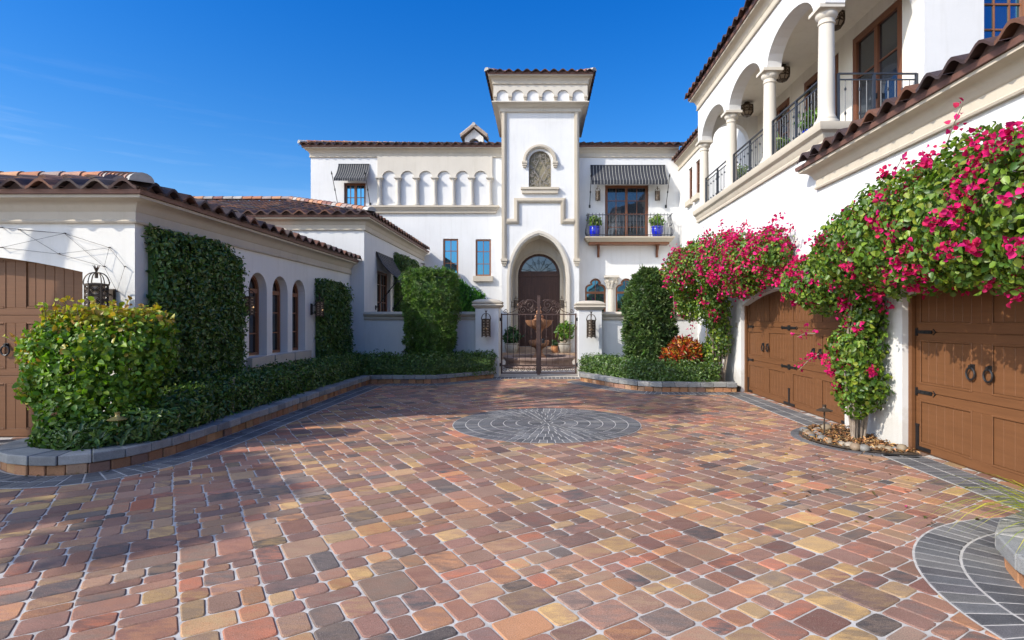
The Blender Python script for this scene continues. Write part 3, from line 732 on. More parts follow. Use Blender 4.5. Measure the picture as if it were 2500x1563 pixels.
def strip(mb, path, o0, o1, side, z):
    P = [V3(p) for p in path]; Nn = normals(P, side); vs = []
    for p, n in zip(P, Nn):
        a, b = p + n * o0, p + n * o1; vs += [(a.x, a.y, z), (b.x, b.y, z)]
    mb.add(vs, [(2 * i, 2 * i + 1, 2 * i + 3, 2 * i + 2) for i in range(len(P) - 1)])
KERB = smooth_path([(-6.3, 7.75), (-6.45, 7.2), (-6.35, 6.55), (-5.9, 6.22), (-5.4, 6.1), (-4.98, 6.2), (-4.68, 6.7), (-4.6, 7.6), (-4.6, 9.2)], 2) + [(-4.58, 12), (-4.56, 15.08)]
KERB2 = [(-4.56, 15.06), (-2.84, 15.02), (-1.36, 16.5)]
KERB3 = [(1.15, 16.5), (1.12, 15.6), (1.9, 14.1), (2.42, 13.45), (2.9, 13.28), (4.62, 13.25)]
bd, bs = MB(), MB()
for (pth, sd) in ((KERB[:-1] + [(-4.56, 14.55)], 1), ([(-4.1, 15.04), (-2.84, 15.0), (-1.36, 16.45)], 1), (KERB3[1:], 1)):
    P = resample(pth, .08); strip(bs, P, .0, .47, sd, .003)
    row_pavers(bd, pth, .02, .235, .115, sd); row_pavers(bd, pth, .24, .455, .115, sd)
RB = [(4.76, 13.2), (4.76, .6)]
strip(bs, RB, 0, .5, 1, .003); row_pavers(bd, RB, .01, .245, .115, 1); row_pavers(bd, RB, .25, .485, .115, 1)
GB = [(-1.4, 16.72), (1.2, 16.72)]
strip(bs, GB, 0, .5, 1, .0035); row_pavers(bd, GB, .01, .245, .115, 1); row_pavers(bd, GB, .25, .485, .115, 1)
LB = [(-11.2, 7.98), (-6.4, 7.98)]
strip(bs, LB, 0, .5, 1, .0037); row_pavers(bd, LB, .01, .245, .115, 1); row_pavers(bd, LB, .25, .485, .115, 1)
for r0 in (1.08, 1.36): ring_pavers(bd, 4.08, 3.2, r0, r0 + .275, .12, PI * .35, PI * 1.5)
bs.add([(p[0], p[1], .003) for p in disc(4.08, 3.2, .9, 40, PI * .35, PI * 1.5)] + [(p[0], p[1], .003) for p in disc(4.08, 3.2, 1.645, 40, PI * .35, PI * 1.5)], [(i, i + 1, 42 + i, 41 + i) for i in range(40)])
for r0 in (.98,): ring_pavers(bd, 4.75, 8.0, r0, r0 + .13, .2, PI * .52, PI * 1.48)
struct(bs.build('border_bed', M['sand'])); struct(bd.build('paving_border', M['greypaver']))

# ------------------------------------------------------------------ raised planters
def soil(poly, z): return sheet('soil', poly, z, 'soil', 'stuff')
soil([(p[0], p[1]) for p in inset(KERB + [(-2.84, 15.02), (-1.36, 16.5), (-1.36, 17), (-5.74, 17), (-5.74, 7.97), (-6.3, 7.97)], .02)], .13)
soil([(1.15, 17), (1.15, 16.5), (1.12, 15.6), (1.9, 14.1), (2.42, 13.45), (2.9, 13.28), (4.62, 13.25), (4.74, 13.3), (4.74, 17)], .13)
def kerb(name, label, paths, side=1):
    t = thing(name, label, 'kerb', (paths[0][0][0], paths[0][0][1], 0), 'block kerbs of the raised beds')
    for part, mat in (('base_blocks', 'cap'), ('cap_stones', 'cap')):
        mb = MB()
        for pth in paths:
            low = part == 'base_blocks'; P = resample(pth, .205 if low else .30); P.append(V3(pth[-1])); Nn = normals(P, side)
            for i in range(len(P) - 1):
                if (P[i + 1] - P[i]).length < .05: continue
                o0, o1, z0, z1 = (-.22, 0, -.01, .115) if low else (-.27, .035, .118, .225)
                j = rnd.uniform(-.012, .012); tt = (P[i + 1] - P[i]).normalized() * .0035
                v = [P[i] + tt + Nn[i] * o0, P[i] + tt + Nn[i] * (o1 + j), P[i + 1] - tt + Nn[i + 1] * (o1 + j), P[i + 1] - tt + Nn[i + 1] * o0]
                c = rnd.choice(((0.36, 0.18, 0.09), (0.42, 0.23, 0.11), (0.27, 0.15, 0.105), (0.33, 0.2, 0.125), (0.38, 0.18, 0.09))) if low else rnd.choice(((0.27, 0.265, 0.25), (0.22, 0.22, 0.218), (0.31, 0.295, 0.275)))
                c = sc(c, rnd.uniform(.85, 1.15)); dz = rnd.uniform(-.004, .004)
                mb.add([(p.x, p.y, z + (dz if z > .1 else 0)) for z in (z0, z1) for p in v], [(3, 2, 1, 0), (4, 5, 6, 7), (0, 1, 5, 4), (1, 2, 6, 5), (2, 3, 7, 6), (3, 0, 4, 7)], c)
        mb.build(part, M[mat], t, bevel=.016 if part == 'base_blocks' else .013, seg=3)
    return t
kerb('planter_kerb', 'long curved kerb of orange blocks and grey capstones below the clipped hedge of the garage wing', [KERB, KERB2])
kerb('planter_kerb', 'short angled block kerb in front of the round topiary and red croton', [KERB3])
k4 = [(p[0], p[1]) for p in disc(4.14, 3.25, .92, 24, PI * .40, PI * 1.5)]
kerb('planter_kerb', 'grey stone kerb at the right edge with long grass blades hanging over it', [k4], -1)
soil(disc(4.14, 3.25, .74, 30), .15)

# ------------------------------------------------------------------ garage wing, left
gw = thing('garage_wing', 'low cream garage wing with three narrow arched windows and a hipped tile roof', 'building', (-5.75, 7.98, 0))
WE, WS = east(-5.75), south(7.98)
AW = [arched(a, b, .96, 2.30) for (a, b) in ((11.10, 11.83), (12.07, 12.80), (13.04, 13.75))]
mb = MB(); mb.panel(WE, rect(7.98, 17.0, 0, 3.4), AW, .26)
GD = segment(-11.0, -6.49, -.02, 2.38, .27)
mb.panel(WS, rect(-16, -5.75, 0, 3.4), [GD], .24); mb.build('wall', M['cream'], gw)
for i, o in enumerate(AW):
    a, b = o[0][0], o[1][0]; c = (a + b) / 2
    f = window(gw, WE, inset(o, .01), .19, .06, (c,), (1.42, 1.86, (2.30, .09)), 'woodlt', 'glassdk')
    s = MB(); s.wbox(WE, a - .10, b + .10, .76, .955, -.15, .12); s.build('sill', M['trim'], f, bevel=.008)
garage_door(gw, WS, -11.0, -6.49, 2.38, .27, .19, 2)
mb = MB(); cornice(mb, [(-16, 7.98), (-5.75, 7.98), (-5.75, 16.99)], 3.43, k=1.05); mb.build('cornice', M['trim'], gw, smooth=35)
mb = MB(); fascia(mb, [(-16, 7.98), (-5.75, 7.98), (-5.75, 16.99)], 3.495, .25); mb.build('fascia', M['fascia'], gw)
rf = MB(); roof_slope(rf, (-5.47, 7.70), (0, 1), (-1, 0), 9.28, 3.50, .285, 2.13, h0=1)
roof_slope(rf, (-16, 7.70), (1, 0), (0, 1), 10.53, 3.50, .285, 2.13, h1=1)
roof_slope(rf, (-9.73, 9.83), (0, 1), (1, 0), 7.15, 3.50, .285, 2.13, lip=False); roof_slope(rf, (-16, 11.96), (1, 0), (0, -1), 6.3, 3.5, .285, 2.13, lip=False)
ro = rf.build('roof', M['tile'], gw)
mb = MB(); hip_tiles((-5.42, 7.65, 3.60), (-7.6, 9.83, 4.20), mb); hip_tiles((-7.6, 9.83, 4.19), (-16, 9.83, 4.19), mb, cap=False); hip_tiles((-7.6, 9.9, 4.19), (-7.6, 16.95, 4.19), mb, cap=False)
mb.build('ridge_tiles', M['tile'], ro)

# ------------------------------------------------------------------ side wing behind it
sw = thing('side_wing', 'white single storey wing with awning window, set behind the garage wing against the main house', 'building', (-5.33, 17.0, 0))
SE, SS = east(-5.33), south(17.0)
mb = MB(); SWH = rect(18.35, 20.0, 1.1, 3.35)
mb.panel(SE, rect(17.0, 25.64, 0, 4.72), [SWH], .22); mb.panel(SS, rect(-16, -5.33, 0, 4.72), (), .2); mb.build('wall', M['white'], sw)
window(sw, SE, inset(SWH, .01), .15, .09, (18.76, 19.6), (1.7, 2.3, 2.9), 'wood', 'glassdk', mull=(19.18,))
mb = MB(); cornice(mb, [(-16, 17.0), (-5.33, 17.0), (-5.33, 25.6)], 4.76, k=1.05); mb.build('cornice', M['trim'], sw, smooth=35)
mb = MB(); fascia(mb, [(-16, 17.0), (-5.33, 17.0), (-5.33, 25.6)], 4.825, .25); mb.build('fascia', M['fascia'], sw)
rf = MB(); roof_slope(rf, (-5.06, 16.72), (0, 1), (-1, 0), 8.6, 4.84, .29, 4.2, h0=1); roof_slope(rf, (-16, 16.72), (1, 0), (0, 1), 10.94, 4.84, .29, 4.2, h1=1)
ro = rf.build('roof', M['tile'], sw)
mb = MB(); hip_tiles((-5.0, 16.66, 4.95), (-9.26, 20.92, 6.2), mb); hip_tiles((-9.26, 20.92, 6.2), (-16, 20.92, 6.2), mb, cap=False); hip_tiles((-9.26, 20.95, 6.2), (-9.26, 25.5, 6.2), mb, cap=False)
mb.build('ridge_tiles', M['tile'], ro)

# ------------------------------------------------------------------ main house facade
FY = 25.65; WF = south(FY)
mh = thing('main_house', 'tall white main house behind the tower, with a blind colonnade under its eaves', 'building', (0, FY, 0))
win_a = rect(-8.96, -7.97, 6.3, 7.95); win_n1 = rect(-4.445, -3.753, 3.74, 5.40); win_n2 = rect(-2.966, -2.263, 3.70, 5.38)
win_b = rect(2.93, 4.915, 5.42, 7.86)
def trefoil(u0, u1, z0, zs, n=9):
    c = (u0 + u1) / 2; w = (u1 - u0) / 2; r = w * .56; zc = zs + w * .48; q = w * .5; pts = [(u0, z0), (u1, z0)]
    a0 = -.15
    for i in range(n): t = i / (n - 1); a = a0 + t * (1.75 - a0); pts.append((u1 - q + q * math.cos(a), zs + q * math.sin(a)))
    for i in range(n): t = i / (n - 1); a = .12 + t * (PI - .24); pts.append((c + r * math.cos(a), zc + r * math.sin(a)))
    for i in range(n): t = i / (n - 1); a = PI - 1.75 + t * (1.75 - a0); pts.append((u0 + q + q * math.cos(a), zs + q * math.sin(a)))
    return pts
TR = [trefoil(2.02, 2.98, .8, 3.10), trefoil(3.42, 4.38, .8, 3.10)]
mb = MB(); mb.panel(WF, rect(-10.47, 6.3, 0, 9.12), [win_a, win_n1, win_n2, win_b, rect(-1.6, 1.58, .02, 9.0)] + TR, .2)
mb.panel(west(-10.47), rect(FY, 34, 0, 9.12), (), .2); mb.build('wall', M['white'], mh)
window(mh, WF, win_a, .12, .10, (-8.7, -8.23), (6.75, 7.3), 'wood', mull=(-8.465,))
for o in (win_n1, win_n2):
    c = (o[0][0] + o[1][0]) / 2; h = (o[2][1] - o[0][1]) / 3
    f = window(mh, WF, o, .07, .075, (c,), (o[0][1] + h, o[0][1] + 2 * h), 'woodlt')
    s = MB(); s.wbox(WF, o[0][0] - .1, o[1][0] + .1, o[0][1] - .25, o[0][1] - .003, -.1, .16); s.build('sill', M['trim'], f, bevel=.01)
f = window(mh, WF, win_b, .13, .13, (3.45, 4.4), (5.95, 6.55, 7.15), 'wood', 'glassdk', mull=(3.92,)); f['label'] = 'tall brown balcony doors under the wide awning'
for o in TR:
    c = (o[0][0] + o[1][0]) / 2; window(mh, WF, o, .14, .085, (c,), (1.5, 2.2, (2.95, .1)), 'woodlt')
mb = MB(); x = 3.2
mb.lathe([(.21, 0), (.21, .9), (.2, 1.0), (.155, 1.05), (.15, 2.9), (.145, 3.1), (.18, 3.12), (.18, 3.16), (.15, 3.18), (.17, 3.3), (.24, 3.5), (.29, 3.62)], x, FY - .16, 20)
for rr, zz in ((.19, 3.28), (.24, 3.42)):
    for k in range(9):
        a = 2 * PI * k / 9 + zz; mb.tube([(x + rr * .85 * math.cos(a), FY - .16 + rr * .85 * math.sin(a), zz - .12), (x + rr * 1.1 * math.cos(a), FY - .16 + rr * 1.1 * math.sin(a), zz), (x + rr * 1.35 * math.cos(a), FY - .16 + rr * 1.35 * math.sin(a), zz + .05), (x + rr * 1.3 * math.cos(a), FY - .16 + rr * 1.3 * math.sin(a), zz + .0)], [.05, .05, .035, .015], 5)
mb.box(x - .32, x + .32, FY - .48, FY + .1, 3.61, 3.70); mb.build('column', M['trimlt'], mh, smooth=40)['label'] = 'column with a leafy capital between the trefoil windows'
def arcade(u0, u1, ztop, zs, cs, r, n=12):
    p = [(u0, ztop), (u0, zs)]
    for c in cs: p += [(c - r * math.cos(PI * i / n), zs + r * math.sin(PI * i / n)) for i in range(n + 1)]
    return p + [(u1, zs), (u1, ztop)]
cx = [-7.307 + .834 * k for k in range(7)]
mb = MB(); mb.panel(WF, arcade(-7.41, -2.20, 9.13, 8.17, [c + .417 for c in cx[:-1]], .306), (), .09, .09, True); mb.build('arcade_panel', M['trimlt'], mh)
for c in cx:
    mb = MB(); y = FY - .09
    mb.lathe([(.15, 6.88), (.155, 6.93), (.15, 6.97), (.115, 6.99), (.115, 7.04), (.10, 7.07), (.10, 7.5), (.09, 7.98), (.1, 7.985), (.1, 8.0), (.09, 8.01), (.1, 8.05), (.13, 8.09), (.14, 8.12)], c, y, 16)
    mb.box(c - .165, c + .165, y - .15, y + .08, 8.115, 8.168); mb.build('column', M['trimlt'], mh, smooth=40)
mb = MB(); mb.sweep([(-7.52, FY + .01), (-7.52, FY), (-2.13, FY), (-2.13, FY + .01)], [(0, 6.55), (.1, 6.55), (.12, 6.62), (.1, 6.66), (.19, 6.74), (.21, 6.8), (.25, 6.8), (.25, 6.878), (0, 6.878)]); mb.build('ledge', M['trim'], mh, smooth=35)
mb = MB(); cornice(mb, [(-10.47, 34), (-10.47, FY), (-1.74, FY)], 9.5, kz=1.12, k=1.15); cornice(mb, [(1.72, FY), (6.25, FY)], 9.5, kz=1.12, k=1.15); mb.build('cornice', M['trim'], mh, smooth=35)
mb = MB(); fascia(mb, [(-10.47, 34), (-10.47, FY), (-1.74, FY)], 9.565, .28); fascia(mb, [(1.72, FY), (6.25, FY)], 9.565, .28); mb.build('fascia', M['fascia'], mh)
DARK = [sc(c, .8) for c in TILES[:5]]
rf = MB(); roof_slope(rf, (-10.8, FY - .32), (1, 0), (0, 1), 9.05, 9.575, .3, 4.5, h0=1, pal=DARK); roof_slope(rf, (1.74, FY - .32), (1, 0), (0, 1), 10, 9.575, .3, 4.5, pal=DARK); roof_slope(rf, (-10.8, FY - .32), (0, 1), (1, 0), 8, 9.575, .3, 4.5, h0=1)
ro = rf.build('roof', M['tile'], mh); mb = MB(); hip_tiles((-10.84, FY - .36, 9.68), (-6.3, FY + 4.18, 11.02), mb); mb.build('ridge_tiles', M['tile'], ro)
# cupola on the ridge
cp = MB(); cy = 28.3; x0, x1 = fx(1135, cy), fx(1180, cy); xm = (x0 + x1) / 2; zt = fz(335, cy)
Wc = south(cy); cp.panel(Wc, [(x0, 9.8), (x1, 9.8), (x1, zt), (xm, zt + .42), (x0, zt)], [arched(xm - .27, xm + .27, 10.1, 10.55)], .5, 0, True, back=True); o = cp.build('chimney', M['white'], mh)
rf = MB()
for s in (-1, 1):
    a = V3((xm, 0, zt + .58)); b = V3((xm + s * (x1 - x0) * .72, 0, zt + .06)); q = []
    for y in (cy - .2, cy + .75):
        for p in (a, b): q += [(p.x, y, p.z), (p.x, y, p.z - .11)]
    rf.add(q, [(0, 2, 6, 4), (1, 3, 7, 5), (0, 1, 3, 2), (4, 5, 7, 6), (2, 3, 7, 6)], (0.3, 0.24, 0.2))
    for k in range(3): yy = cy - .1 + k * .33; rf.tube([(a.x + s * .05, yy, a.z + .0), (b.x, yy, b.z + .02)], .07, 7, (0.36, 0.3, 0.26))
rf.tube([(xm, cy - .22, zt + .6), (xm, cy + .75, zt + .6)], .09, 8, (0.45, 0.42, 0.4)); rf.build('chimney_roof', M['tile'], o)

# ------------------------------------------------------------------ entrance tower
TY = 25.0; WT = south(TY); TX0, TX1 = -1.73, 1.71; CX = -.08
tw = thing('entrance_tower', 'tall square white entrance tower with pointed door arch and tiled cap', 'tower', (0, TY, 0))
def pointed(hw, z0, zs, za, n=10):
    k = [(1, 0), (.955, .27), (.875, .44), (.78, .585), (.66, .715), (.53, .815), (.40, .885), (.28, .932), (.14, .972), (0, 1)]
    return [(CX - hw, z0), (CX + hw, z0)] + [(CX + hw * a, zs + (za - zs) * b) for a, b in k] + [(CX - hw * a, zs + (za - zs) * b) for a, b in k[-2::-1]]
A_out, A_in = pointed(1.42, .26, 3.6, 5.68), pointed(1.24, .26, 3.6, 5.47)
gr = arched(-.53, .465, 7.58, 8.72)
mb = MB(); mb.panel(WT, rect(TX0, TX1, .0, 11.3), [A_in, gr], .16)
mb.panel(west(TX0), rect(TY, 29, 0, 11.3), (), .1); mb.panel(east(TX1), rect(TY, 29, 0, 11.3), (), .1); mb.panel(south(29), rect(TX0, TX1, 9, 11.3), (), .1); mb.build('wall', M['white'], tw)
mb = MB(); mb.ring(WT, A_out[1:] + A_out[:1], A_in[1:] + A_in[:1], -.02, .09, closed=False); b2 = pointed(1.36, .26, 3.6, 5.61); b3 = pointed(1.30, .26, 3.6, 5.54)
mb.ring(WT, b2[1:] + b2[:1], b3[1:] + b3[:1], .08, .125, closed=False); mb.build('arch_moulding', M['trimlt'], tw, smooth=30)
REC = 1.25
mb = MB(); q = A_in[1:] + A_in[:1]; m = len(q); mb.add([WT.p(a, z, -.161) for a, z in q] + [WT.p(a, z, -REC) for a, z in q], [(i, i + 1, m + i + 1, m + i) for i in range(m - 1)])
Wb = south(TY + REC); D_o = arched(CX - .985, CX + .985, .47, 3.81)
mb.panel(Wb, pointed(1.25, .3, 3.6, 5.48), [D_o], .2)
mb.build('porch', M['trimlt'], tw)
mb = MB(); a, b = arched(CX - 1.10, CX + 1.10, .47, 3.81), arched(CX - .975, CX + .975, .47, 3.81); mb.ring(Wb, a[1:] + a[:1], b[1:] + b[:1], -.02, .06, closed=False); mb.build('door_surround', M['trim'], tw, smooth=30)
mb = MB(); mb.panel(Wb, inset(D_o, .005), [inset(arched(CX - .985, CX + .985, 3.84, 3.85), .14)], .1, -.14, True)
for s in (-1, 1):
    e0, e1 = (CX + .012, CX + .96) if s > 0 else (CX - .96, CX - .012)
    for k in range(7):
        w = (e1 - e0) / 7; mb.wbox(Wb, e0 + k * w + .006, e0 + (k + 1) * w - .006, .56, 3.68, -.14, -.112)
mb.wbox(Wb, CX - .97, CX + .97, 3.74, 3.85, -.14, -.095); mb.wbox(Wb, CX - .97, CX + .97, .475, .55, -.14, -.1)
dr = mb.build('door', M['doorwood'], tw)
g = MB(); g.panel(Wb, inset(arched(CX - .985, CX + .985, 3.84, 3.85), .13), (), .01, -.2, True); g.build('fanlight', M['glassdk'], dr)
g = MB()
for k in range(7):
    a = PI * (k + .5) / 7; c = (CX + .48 * math.cos(a), 3.92 + .48 * math.sin(a)); g.tube([Wb.p(CX + .12 * math.cos(a), 3.9 + .12 * math.sin(a), -.17), Wb.p(CX + .82 * math.cos(a), 3.9 + .82 * math.sin(a), -.17)], .008, 4)
    g.tube(spiral(Wb.p(c[0], c[1], -.17), .11, 1.4, a, (1, 0, 0), (0, 0, 1)), .008, 4)
g.build('fanlight_grille', M['iron'], dr)
for s in (-1, 1): g = MB(); g.tube([Wb.p(CX + s * .07, 1.35, -.1), Wb.p(CX + s * .07, 1.37, -.04), Wb.p(CX + s * .07, 1.65, -.04), Wb.p(CX + s * .07, 1.67, -.1)], .014, 6); g.build('handle', M['iron'], dr)
# grille window
mb = MB(); mb.panel(WT, inset(gr, -.01), (), .02, -.15, True); gp = mb.build('grille_window', M['grille_back'], tw)
mb = MB(); n = -.05
mb.tube([WT.p(u, z, n) for u, z in inset(gr, .02)] + [WT.p(*inset(gr, .02)[0], n)], .012, 5)
c0 = -.032
def scr(u, z, r, t, a0, sg): mb.tube(spiral(WT.p(u, z, n), r, t, a0, (1, 0, 0), (0, 0, 1), 20, sg), .0125, 5)
for s in (-1, 1):
    for (du, z, r, a0) in ((.17, 9.02, .12, PI), (.33, 8.83, .12, PI * .5), (.17, 8.72, .12, PI * 1.5), (.38, 8.52, .1, PI), (.30, 8.25, .1, 0), (.17, 7.98, .13, PI * .5), (.36, 7.86, .11, PI), (.15, 7.72, .1, 0), (.36, 8.1, .09, 0)):
        scr(c0 + s * du, z, r, 1.35, a0 if s > 0 else PI - a0, s)
    mb.tube([WT.p(c0 + s * a, z, n) for a, z in ((.01, 9.1), (.05, 8.8), (.2, 8.5), (.26, 8.3), (.1, 8.1), (.02, 7.85), (.03, 7.62))], .0125, 5)
    mb.tube([WT.p(c0 + s * a, z, n) for a, z in ((.47, 8.6), (.3, 8.4), (.02, 8.05), (.22, 7.8), (.45, 7.66))], .0125, 5)
mb.build('grille', M['grille'], gp)
cxw = -.032; mb = MB(); a = [(cxw + .76 * math.cos(PI * i / 24), 8.72 + .76 * math.sin(PI * i / 24)) for i in range(25)]; b = [(cxw + .60 * math.cos(PI * i / 24), 8.72 + .60 * math.sin(PI * i / 24)) for i in range(25)]
mb.ring(WT, a, b, -.01, .1, closed=False); a = [(cxw + .72 * math.cos(PI * i / 24), 8.72 + .72 * math.sin(PI * i / 24)) for i in range(25)]; b = [(cxw + .65 * math.cos(PI * i / 24), 8.72 + .65 * math.sin(PI * i / 24)) for i in range(25)]; mb.ring(WT, a, b, .09, .13, closed=False)
for s in (-1, 1):
    c = cxw + s * .68
    for (hw, z0, z1, nn) in ((.12, 8.63, 8.725, .17), (.10, 8.54, 8.63, .14), (.075, 8.46, 8.54, .10)): mb.wbox(WT, c - hw, c + hw, z0, z1, 0.001, nn)
mb.build('hood_moulding', M['trim'], tw, bevel=.008); mb = MB()
mb.wbox(WT, cxw - .85, cxw + .85, 7.47, 7.575, -.1, .17); mb.wbox(WT, cxw - .80, cxw + .80, 7.30, 7.47, .001, .12)
mb.build('sill', M['trim'], tw, bevel=.008)
def band(mb, W, pts, wd, n0, n1):
    m = len(pts); L, R = [], []
    for i in range(m):
        p = V3(pts[i]); d0 = (p - V3(pts[i - 1])).normalized() if i else None; d1 = (V3(pts[i + 1]) - p).normalized() if i < m - 1 else None
        d0 = d0 or d1; d1 = d1 or d0; a0 = V3((-d0.y, d0.x)); a1 = V3((-d1.y, d1.x)); q = a0 + a1; q = q / q.dot(a0)
        L.append(tuple(p + q * wd / 2)); R.append(tuple(p - q * wd / 2))
    mb.ring(W, L, R, n0, n1, closed=False)
for pts in ([(TX0 + .11, 10.9), (TX0 + .11, 4.4)], [(TX1 - .11, 10.9), (TX1 - .11, 4.4)], [(TX0 + .222, 6.08), (-1.07, 6.08), (-1.07, 7.0), (.99, 7.0), (.99, 6.08), (TX1 - .222, 6.08)]):
    mb = MB(); band(mb, WT, pts, .22, .001, .06); band(mb, WT, pts, .14, .05, .10); band(mb, WT, pts, .05, .09, .125)
    if len(pts) == 2:
        x = pts[0][0]
        for (hw, z0, z1, nn) in ((.15, 4.30, 4.41, .17), (.12, 4.20, 4.30, .13), (.08, 4.10, 4.20, .09)): mb.wbox(WT, x - hw, x + hw, z0, z1, .001, nn)
    mb.build('strip_moulding', M['trim'], tw, bevel=.006)
# tower head
HX0, HX1, HY0, HY1 = TX0 - .34, TX1 + .34, TY - .34, 29.34
loop = [(TX0, 29), (TX0, TY), (TX1, TY), (TX1, 29)]
mb = MB(); cornice(mb, loop, 11.27, k=1.9, kz=1.0, closed=True); mb.build('lower_cornice', M['trimlt'], tw, smooth=35)
mb = MB(); mb.box(HX0 + .08, HX1 - .08, HY0 + .08, HY1 - .08, 11.26, 12.3); mb.build('tower_head', M['white'], tw)
mb = MB(); cs = [-.01 + .665 * (k - 2.5) for k in range(6)]
mb.panel(south(HY0), arcade(HX0, HX1, 12.05, 11.52, cs, .263), (), .085, 0, True)
for Ws, sg in ((west(HX0), 1), (east(HX1), -1)):
    ys = [(TY + 2) + .665 * (k - 2.5) for k in range(6)]; mb.panel(Ws, arcade(HY0 + .09, HY1, 12.05, 11.52, ys, .263), (), .085, 0, True)
mb.build('arcade_panel', M['trimlt'], tw)
for k in range(7):
    for Wc_, c in ((south(HY0), -.01 + .665 * (k - 3)), (west(HX0), TY + 2 + .665 * (k - 3)), (east(HX1), TY + 2 + .665 * (k - 3))):
        mb = MB()
        for (hw, z0, z1, nn) in ((.085, 11.46, 11.525, .035), (.07, 11.39, 11.46, .0), (.05, 11.31, 11.39, -.03)): mb.wbox(Wc_, c - hw, c + hw, z0, z1, -.079, nn)
        mb.build('corbel', M['trim'], tw)
loop = [(HX0, HY1), (HX0, HY0), (HX1, HY0), (HX1, HY1)]
mb = MB(); cornice(mb, loop, 12.36, k=1.0, kz=.95, closed=True); mb.build('upper_cornice', M['trim'], tw, smooth=35)
mb = MB(); mb.sweep(loop, [(.16, 12.365), (.235, 12.365), (.245, 12.425), (.16, 12.425)], 1, True); mb.build('fascia', M['fascia'], tw)
e = .27; rf = MB(); Lx, Ly = HX1 - HX0 + 2 * e, HY1 - HY0 + 2 * e; D = Lx / 2
roof_slope(rf, (HX0 - e, HY0 - e), (1, 0), (0, 1), Lx, 12.43, .28, D, 1, 1, pal=DARK); roof_slope(rf, (HX0 - e, HY0 - e), (0, 1), (1, 0), Ly, 12.43, .28, D, 1, 1, pal=DARK)
roof_slope(rf, (HX1 + e, HY0 - e), (0, 1), (-1, 0), Ly, 12.43, .28, D, 1, 1, pal=DARK); roof_slope(rf, (HX0 - e, HY1 + e), (1, 0), (0, -1), Lx, 12.43, .28, D, 1, 1, pal=DARK)
ro = rf.build('roof', M['tile'], tw); mb = MB()
for sx, sy in ((-1, -1), (1, -1), (-1, 1), (1, 1)):
    a = V3(((HX0 - e) if sx < 0 else (HX1 + e), (HY0 - e) if sy < 0 else (HY1 + e), 12.53)); b = V3(((HX0 + HX1) / 2, a.y - sy * D, 12.53 + .28 * D)); hip_tiles(a, b, mb)
mb.build('ridge_tiles', M['tile'], ro)
# porch floor and steps: part of the setting
mb = MB(); mb.box(-2.1, 1.95, 24.15, 25.3, 0, .13); mb.box(-1.75, 1.6, 24.55, 26.3, .13, .262); mb.box(-1.3, 1.14, 25.05, 26.3, .262, .46); st = mb.build('porch_steps', M['step'], bevel=.012); struct(st)
# ------------------------------------------------------------------ right wing: garages, loggia, far part
RX = 4.75; WR = west(RX)
rw = thing('right_wing', 'two storey white wing on the right with brown garage doors and an arched upper loggia', 'building', (RX, 9.4, 0))
G1, G2 = segment(8.80, 13.35, -.02, 2.02, .30), segment(2.78, 7.40, -.02, 2.02, .30)
mb = MB(); mb.panel(WR, [(.5, 0), (17, 0), (17, 4.7), (9.4, 4.7), (9.4, 4.28), (.5, 4.28)], [G1, G2], .22)
mb.panel(Wall((0, 17, 0), (1, 0, 0), (0, 1, 0)), rect(RX, 6.5, 0, 4.7), (), .1)
mb.panel(west(6.3), rect(17, FY, 0, 8.6), [rect(23.40, 23.98, 6.72, 8.1), rect(22.3, 22.88, 6.72, 8.1)], .15)
LF = 4.95; SP = 7.0; TOPZ = 8.06
arc = lambda a, b, rise=.56, n=14: [((a + b) / 2 - (b - a) / 2 * math.cos(PI * i / n), SP + rise * math.sin(PI * i / n)) for i in range(n + 1)]
mb.panel(WR, [(9.7, SP)] + arc(9.80, 11.82) + arc(12.18, 14.22) + arc(14.58, 16.62) + [(17, SP), (17, TOPZ), (9.7, TOPZ)], (), .3, 0, True, back=True)
S2 = south(9.4)
UW = rect(7.40, 8.2, 6.2, 7.95)
mb.panel(S2, [(RX, SP)] + arc(5.08, 6.40) + [(6.40, 4.3), (12, 4.3), (12, TOPZ), (RX, TOPZ)], [UW], .3, 0, True)
N2 = Wall((0, 17, 0), (1, 0, 0), (0, 1, 0))
mb.panel(N2, [(RX + .31, SP)] + arc(5.12, 6.2) + [(6.2, LF), (6.5, LF), (6.5, TOPZ), (RX + .31, TOPZ)], (), .25, 0, True, back=True)
mb.build('wall', M['white'], rw)
BW = west(6.45); FD = [rect(10.05, 11.65, LF + .02, 7.5), rect(12.2, 13.8, LF + .02, 7.5), rect(14.6, 16.0, LF + .02, 7.5)]
mb = MB(); mb.panel(BW, rect(9.65, 17, LF, 7.9), FD, .12); mb.build('loggia_wall', M['ceil'], rw)
mb = MB(); mb.box(RX + .28, 6.6, 9.66, 16.8, 7.76, 7.84); mb.build('loggia_ceiling', M['ceil'], rw)
mb = MB(); mb.box(RX + .003, 6.6, 9.403, 16.997, 4.66, LF); mb.build('loggia_floor', M['trim'], rw)
mb = MB(); mb.sweep([(RX, 17.0), (RX, 9.4), (6.42, 9.4)], [(.001, 4.62), (.05, 4.62), (.06, 4.66), (.04, 4.69), (.08, 4.76), (.09, 4.80), (.15, 4.84), (.17, 4.90), (.17, 4.962), (.001, 4.962)]); mb.build('moulding', M['trim'], rw, smooth=35)
for o in FD:
    c = (o[0][0] + o[1][0]) / 2
    f = window(rw, BW, inset(o, .01), .03, .13, (), (5.75, 6.65), 'wood', 'glassdk', mull=(c,)); f.name = 'french_door'
    for s in (-1, 1): h = MB(); h.wbox(BW, c + s * .045 - .012, c + s * .045 + .012, 5.95, 6.05, .0, .05); h.build('handle', M['iron'], f)
window(rw, S2, inset(UW, .01), .14, .07, (7.68, 7.94), (6.62, 7.05, 7.5), 'woodlt')
